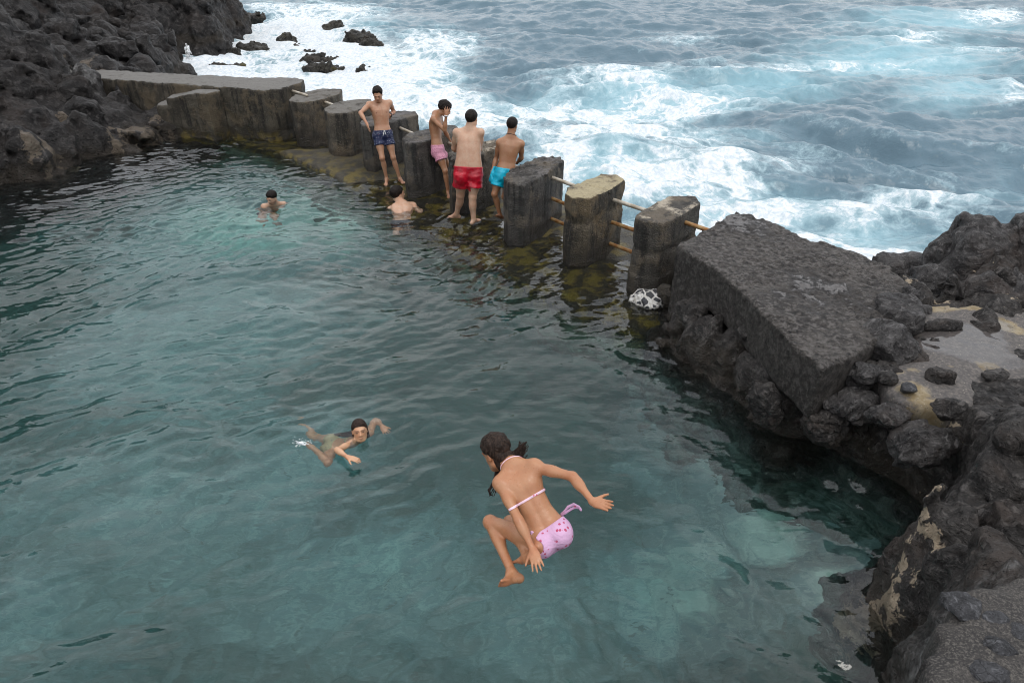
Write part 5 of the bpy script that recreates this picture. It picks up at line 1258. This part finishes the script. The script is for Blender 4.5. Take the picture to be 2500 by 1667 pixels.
hr = hair(top, B, I, J, M['hair_wet'], off=.008, line=.052, rough=.002, back=-.10, h=.004)
c0 = at_z(856, 1054, -.01); ends = [at_z(818 + 7 * k, 1056 + 2.2 * (k % 3) - 1.2 * k, -.0 - .008 * (k % 2)) for k in range(8)]
fb = Body(); fb.cone(I['H'](0, -.06, -.02), c0, .04, .028, .02); fb.cone(I['H'](-.055, -.03, .03), I['H'](-.07, -.02, -.10), .028, .022, .02); fb.cone(I['H'](.055, -.045, .02), I['H'](.06, -.05, -.10), .026, .02, .02); fb.cone(I['H'](0, -.08, .02), I['H'](0, -.07, -.13), .05, .04, .02)
for e_ in ends: fb.cone(c0, e_, .034, .012, .012)
lo, hi = fb.bounds(.03); g, D = fb.field(lo, hi, .007); V, Q = surface_nets(D, g.lo, g.h); make_mesh('wet_hair', V, Q, M['hair_wet'], parent=top)
ct = J['pel'] + J['up'] * I['Lsp'] * .72
ring_on('bikini_top', top, B, ct, J['up'], .022, .005, .19, M['yellow_cloth'])
hx = nrm(J['hipR'] - J['hipL'])
ring_on('bikini_bottom', top, B, J['pel'] - J['up'] * .0, J['up'], .07, .005, .17, M['yellow_cloth'])
S7.location.z -= .075
# jumping girl
D8 = 3.74
sp = dict(nm='jump', scale=.80, h=.0045, lap=2, tone=(.45, .225, .118), prof=GIRL, male=False, pel=(1343, 1311, D8 - .05), neck=(1254, 1137, +1),
 shL=(1222, 1181, -1), shR=(1306, 1139, -1), head=(1211, 1105, +1), hscale=1.10, face=(-.72, .62, -.75), hup=(-.28, .45, .9),
 elR=(1398, 1163, -1), wrR=(1447, 1224, -1), elL=(1265, 1268, -1), wrL=(1301, 1342, -.1),
 handR=dict(d=(1502, 1238, -1), n=(0, .5, -1), curl=-.03, spread=.06, thumb=1, tspread=1.0), handL=dict(d=(1318, 1400, -1), n=(.15, .6, -.75), curl=.04, spread=.16, thumb=-1),
 hipL=(1320, 1322, -1), hipR=(1364, 1298, -1), knL=(1196, 1274, +1), anL=(1251, 1399, -1), knR=(1245, 1275, +1), anR=(1290, 1362, -1),
 footL=(1219, 1424, -1), footR=(1263, 1373, +1), pec=0.0, arm=.86, leg=.86, muscle=.88, handscale=.98, footscale=.98, bend=.045, L=dict(spine=.535, hip=.085, sho=.165, ua=.285, fa=.25, th=.46, sh=.43))
sp['bend'] = .045
top, B, J, I = build_person(sp); tag(top, 'girl in a pink bikini in mid jump over the pool, seen from behind', 'person')
hair(top, B, I, J, M['hair_wet'], off=.018, line=.03, rough=.012, back=-.10, h=.004, fr=32)
fb = Body(); Hh = I['H']
def strand(p, r0, r1):
    for i in range(len(p) - 1):
        a = r0 + (r1 - r0) * i / (len(p) - 1); b = r0 + (r1 - r0) * (i + 1) / (len(p) - 1); fb.cone(p[i], p[i + 1], a, b, .006)
dh = float((J['head'] - CAM) @ np.array([0, _c, -_s]))
S8 = lambda pts, d: [at_d(1100 + a / 3.563, 1020 + b / 3.563, dh + dd) for a, b, dd in pts]
strand(S8([(440, 330, -.07), (500, 370, -.06), (545, 400, -.05), (590, 430, -.05)], 0), .034, .010)
strand(S8([(490, 310, -.06), (560, 360, -.07), (600, 350, -.07), (640, 300, -.06), (655, 262, -.06)], 0), .022, .002)
strand(S8([(470, 330, -.07), (530, 400, -.07), (570, 420, -.08), (620, 380, -.08), (650, 340, -.08)], 0), .020, .002)
strand(S8([(520, 320, -.05), (575, 290, -.05), (600, 262, -.05), (630, 225, -.05), (645, 212, -.05)], 0), .014, .002)
strand(S8([(480, 300, -.05), (540, 330, -.05), (590, 300, -.05), (615, 250, -.05), (660, 207, -.05)], 0), .026, .0030)
strand(S8([(500, 340, -.07), (560, 370, -.07), (610, 330, -.06), (640, 280, -.06)], 0), .018, .0025)
strand(S8([(420, 370, -.05), (440, 420, -.05), (480, 430, -.07), (520, 410, -.08)], 0), .028, .012)
strand(S8([(400, 380, .02), (405, 450, .02), (400, 510, .03), (365, 580, .04), (335, 625, .04), (345, 665, .04), (358, 672, .04)], 0), .016, .0035)
strand(S8([(420, 330, -.03), (450, 400, -.05), (510, 420, -.06), (560, 400, -.06)], 0), .042, .02)
strand(S8([(450, 300, -.07), (520, 350, -.08), (585, 345, -.08), (650, 250, -.06), (668, 205, -.06)], 0), .012, .0016)
strand(S8([(560, 380, -.08), (620, 400, -.1), (640, 430, -.1), (632, 452, -.1)], 0), .006, .0016)
strand(S8([(380, 420, -.01), (372, 440, .0), (362, 455, .0)], 0), .008, .002)
strand(S8([(540, 390, -.09), (590, 430, -.10), (605, 470, -.10), (612, 500, -.10)], 0), .007, .002)
strand(S8([(580, 360, -.08), (640, 350, -.10), (665, 400, -.11), (675, 460, -.11)], 0), .007, .002)
strand(S8([(500, 395, -.08), (545, 395, -.1), (585, 410, -.1), (588, 432, -.1)], 0), .009, .004)
lo, hi = fb.bounds(.02); g, D = fb.field(lo, hi, .0042); p3 = np.stack([v.ravel() for v in g.pts()], 1); D += (fbm(p3 * 45, 2) * .003).reshape(D.shape).astype(f32)
V, Q = surface_nets(D, g.lo, g.h); make_mesh('wet_ponytail', V, Q, M['hair_wet'], parent=top)
rs8 = np.random.RandomState(8); VV, FF = [], []
for k in range(95):
    a0 = np.array([430 + rs8.rand() * 110, 330 + rs8.rand() * 90]); up_ = rs8.rand() < .6
    e = np.array([600 + rs8.rand() * 85, 200 + rs8.rand() * 130]) if up_ else (np.array([520 + rs8.rand() * 170, 400 + rs8.rand() * 110]) if rs8.rand() < .75 else np.array([330 + rs8.rand() * 60, 560 + rs8.rand() * 120]))
    mid_ = (a0 + e) / 2 + (np.array([25, 45]) if up_ else np.array([10, -20])) + rs8.normal(size=2) * 16; n = 9; base = len(VV); dd0 = -.055 - rs8.rand() * .04; r0 = .0020 + rs8.rand() * .0030
    if e[0] < 400: dd0 = .01; a0 = np.array([395 + rs8.rand() * 20, 380 + rs8.rand() * 30])
    for i in range(n + 1):
        t = i / n; q = (1 - t) ** 2 * a0 + 2 * t * (1 - t) * mid_ + t * t * e + np.array([math.sin(t * 6 + k), math.cos(t * 5 + k)]) * 6 * t
        c = at_d(1100 + q[0] / 3.563, 1020 + q[1] / 3.563, dh + dd0)
        for m_ in range(4): VV.append(c + np.array([math.cos(m_ * 1.571), .3 * math.sin(m_ * 1.571), math.sin(m_ * 1.571)]) * r0 * (1.1 - .7 * t))
    FF += [(base + i * 4 + q_, base + i * 4 + (q_ + 1) % 4, base + (i + 1) * 4 + (q_ + 1) % 4, base + (i + 1) * 4 + q_) for i in range(n) for q_ in range(4)]
make_mesh('loose_hair', VV, FF, M['hair_wet'], parent=top)
# bikini: strings follow the body
g, D = I['g'], I['D']
pA = at_d(1100 + 575 / 3.563, 1020 + 762 / 3.563, D8); pB = at_d(1100 + 845 / 3.563, 1020 + 607 / 3.563, D8)
vdir = nrm(CAM - (pA + pB) / 2); nS = nrm(np.cross(nrm(pB - pA), vdir)); cS = (pA + pB) / 2
def band(D, X, Y, Z, c=cS, n=nS, w=.0065, off=.0045, lim=None):
    al = (X - c[0]) * n[0] + (Y - c[1]) * n[1] + (Z - c[2]) * n[2]
    d = smax(D - off, np.abs(al) - w, .002)
    if lim is not None: d = np.maximum(d, lim)
    return d
def torso_only(X, Y, Z):
    up, o, Lsp = J['up'], I['o'], I['Lsp']; P = (X - o[0], Y - o[1], Z - o[2]); t = sum(P[i] * up[i] for i in range(3)); u = sum(P[i] * J['sx'][i] for i in range(3)); v = sum(P[i] * J['fwd'][i] for i in range(3))
    return t / Lsp, u, v
def btop(D, X, Y, Z):
    t, u, v = torso_only(X, Y, Z); return band(D, X, Y, Z, lim=np.maximum(np.abs(u) - .125, np.abs(v) - .16))
mt = cut_mesh('bikini_string', B, cS - .2, cS + .2, .0032, btop, M['bikini_cord'], top, lap=0)
def bneck(D, X, Y, Z):
    n = nrm(J['up'] + J['fwd'] * .9); c = J['neck'] - J['fwd'] * I['s'] * .0 + J['up'] * .015; r = np.sqrt((X - c[0]) ** 2 + (Y - c[1]) ** 2 + (Z - c[2]) ** 2)
    return band(D, X, Y, Z, c=c, n=n, w=.0035, off=.003, lim=r - .075)
cut_mesh('neck_string', B, J['neck'] - .12, J['neck'] + .12, .0035, bneck, M['bikini_cord'], top, lap=0)
def bbot(D, X, Y, Z):
    t, u, v = torso_only(X, Y, Z)
    d = D - .006
    lo_cut = np.full(X.shape, -9.)
    wl = .13 + .25 * np.maximum(u, 0)
    d = smax(d, (t - wl) * I['Lsp'], .004)
    # leg openings: remove beyond a plane across each thigh
    for sd in 'LR':
        hp, kn = J['hip' + sd], J['kn' + sd]; dr = nrm(kn - hp); al = (X - hp[0]) * dr[0] + (Y - hp[1]) * dr[1] + (Z - hp[2]) * dr[2]
        d = smax(d, al - .035, .006)
    r_ = np.sqrt((X - o8[0]) ** 2 + (Y - o8[1]) ** 2 + (Z - o8[2]) ** 2)
    for a, b, rr in ((J['elL'], J['wrL'], .05), (J['wrL'], J['handL'], .06)):
        ba = b - a; tt_ = np.clip(((X - a[0]) * ba[0] + (Y - a[1]) * ba[1] + (Z - a[2]) * ba[2]) / (ba @ ba), 0, 1)
        q = np.sqrt((X - a[0] - ba[0] * tt_) ** 2 + (Y - a[1] - ba[1] * tt_) ** 2 + (Z - a[2] - ba[2] * tt_) ** 2); d = np.maximum(d, rr - q)
    return np.maximum(d, r_ - .175)
o8 = J['pel']; cb = J['pel']; cut_mesh('bikini_bottom', B, cb - .22, cb + .22, .0040, bbot, M['bikini'], top, lap=1)
def ribbon(name, pts, w, th, mat, parent):
    rb = Body()
    for a, b in zip(pts[:-1], pts[1:]):
        d = nrm(b - a); f_ = frame(d); rb.cone(a, b, th, th, .002); rb.cone(a + np.array([0, 0, w]), b + np.array([0, 0, w]), th, th, .004); rb.cone(a - np.array([0, 0, w * .6]), b - np.array([0, 0, w * .6]), th, th, .004)
    lo, hi = rb.bounds(.015); g, D = rb.field(lo, hi, .0030); V, Q = surface_nets(D, g.lo, g.h); return make_mesh(name, V, Q, mat, parent=parent)
C8 = lambda pts: [at_d(1100 + a / 3.563, 1020 + b / 3.563, D8 + dd) for a, b, dd in pts]
ribbon('bikini_tie', C8([(962, 838, -.02), (990, 815, -.03), (1020, 775, -.04), (1070, 752, -.05), (1115, 775, -.05), (1135, 800, -.05)]), .006, .0045, M['bikini'], top)
ribbon('bikini_tie', C8([(965, 845, -.02), (1000, 825, -.03), (1045, 795, -.03), (1085, 775, -.04), (1110, 780, -.04)]), .005, .0045, M['bikini'], top)
ribbon('bikini_tie', C8([(770, 1040, -.10), (735, 1010, -.12), (705, 1000, -.12), (712, 1030, -.12), (745, 1045, -.11)]), .008, .006, M['bikini'], top)
# splash of the swimming girl's feet
rs_ = np.random.RandomState(5); sb = Body()
for k in range(130):
    rr = abs(rs_.normal()); a_ = rs_.rand() * 6.28; px = 736 + rr * 13 * math.cos(a_); py = 1082 + rr * 5 * math.sin(a_); c = at_z(px, py, .005 + abs(rs_.normal()) * .016); sb.ell(c, np.array([.0040, .0040, .0034]) * (.6 + rs_.rand() * 1.2), None, .003)
lo, hi = sb.bounds(.01); g, D = sb.field(lo, hi, .0026); V, Q = surface_nets(D, g.lo, g.h)
tag(make_mesh('splash', V, Q, M['foam_solid']), kind='stuff')
# ------------------------------------------------------------------ camera, light, sky
cam = bpy.data.cameras.new('camera'); cam.sensor_width = 36; cam.lens = 24.0; cam.clip_end = 8000; cam.clip_start = .05
co = bpy.data.objects.new('camera', cam); COL.objects.link(co); co.location = (0, 0, CAM_H); co.rotation_euler = (R(90) - PITCH, 0, 0)
scene.camera = co
SUN_EL, SUN_AZ = R(66), R(150)       # azimuth from +Y towards +X
sl = bpy.data.lights.new('sun', 'SUN'); sl.energy = .8; sl.angle = R(20); sl.color = (1, .96, .9)
so = bpy.data.objects.new('sun', sl); COL.objects.link(so)
dv = Vector((math.cos(SUN_EL) * math.sin(SUN_AZ), math.cos(SUN_EL) * math.cos(SUN_AZ), math.sin(SUN_EL)))
so.rotation_euler = dv.to_track_quat('Z', 'Y').to_euler(); so.location = tuple(dv * 30)
w = bpy.data.worlds.new('World'); scene.world = w; w.use_nodes = True; nt = w.node_tree; nt.nodes.clear(); N = NT(nt)
out = nt.nodes.new('ShaderNodeOutputWorld'); bg = nt.nodes.new('ShaderNodeBackground'); nt.links.new(bg.outputs[0], out.inputs[0])
sky = nt.nodes.new('ShaderNodeTexSky'); sky.sky_type = 'NISHITA'; sky.sun_disc = False; sky.sun_elevation = SUN_EL; sky.sun_rotation = SUN_AZ
tc = nt.nodes.new('ShaderNodeTexCoord').outputs['Generated']
cl = N.noise(N.warp(N.vscale(tc, (1, 1, 2)), 1.5, .4), 1.8, 6, .55)
cloud = N.mix(N.rng(cl, .34, .66), (6.6, 7.0, 7.7), (12.5, 12.6, 12.8))
up_ = N.n('ShaderNodeSeparateXYZ', Vector=tc).outputs['Z']; grad = N.rng(up_, 0, .75, .92, 1.25)
cg = nt.nodes.new('ShaderNodeVectorMath'); cg.operation = 'SCALE'; nt.links.new(cloud, cg.inputs[0]); nt.links.new(grad, cg.inputs['Scale'])
mx = N.mix(.88, sky.outputs[0], cg.outputs[0])
nt.links.new(mx, bg.inputs[0]); bg.inputs[1].default_value = .10
vs = scene.view_settings; vs.view_transform = 'Standard'; vs.look = 'None'; vs.gamma = 1; vs.exposure = .12; vs.use_curve_mapping = False
scene.cycles.use_denoising = True; scene.cycles.caustics_refractive = True; scene.cycles.caustics_reflective = False
scene.cycles.max_bounces = 10; scene.cycles.transmission_bounces = 6; scene.cycles.diffuse_bounces = 3; scene.cycles.glossy_bounces = 3
scene.cycles.blur_glossy = .3; scene.cycles.sample_clamp_indirect = 4
scene.cycles.filter_width = 1.0
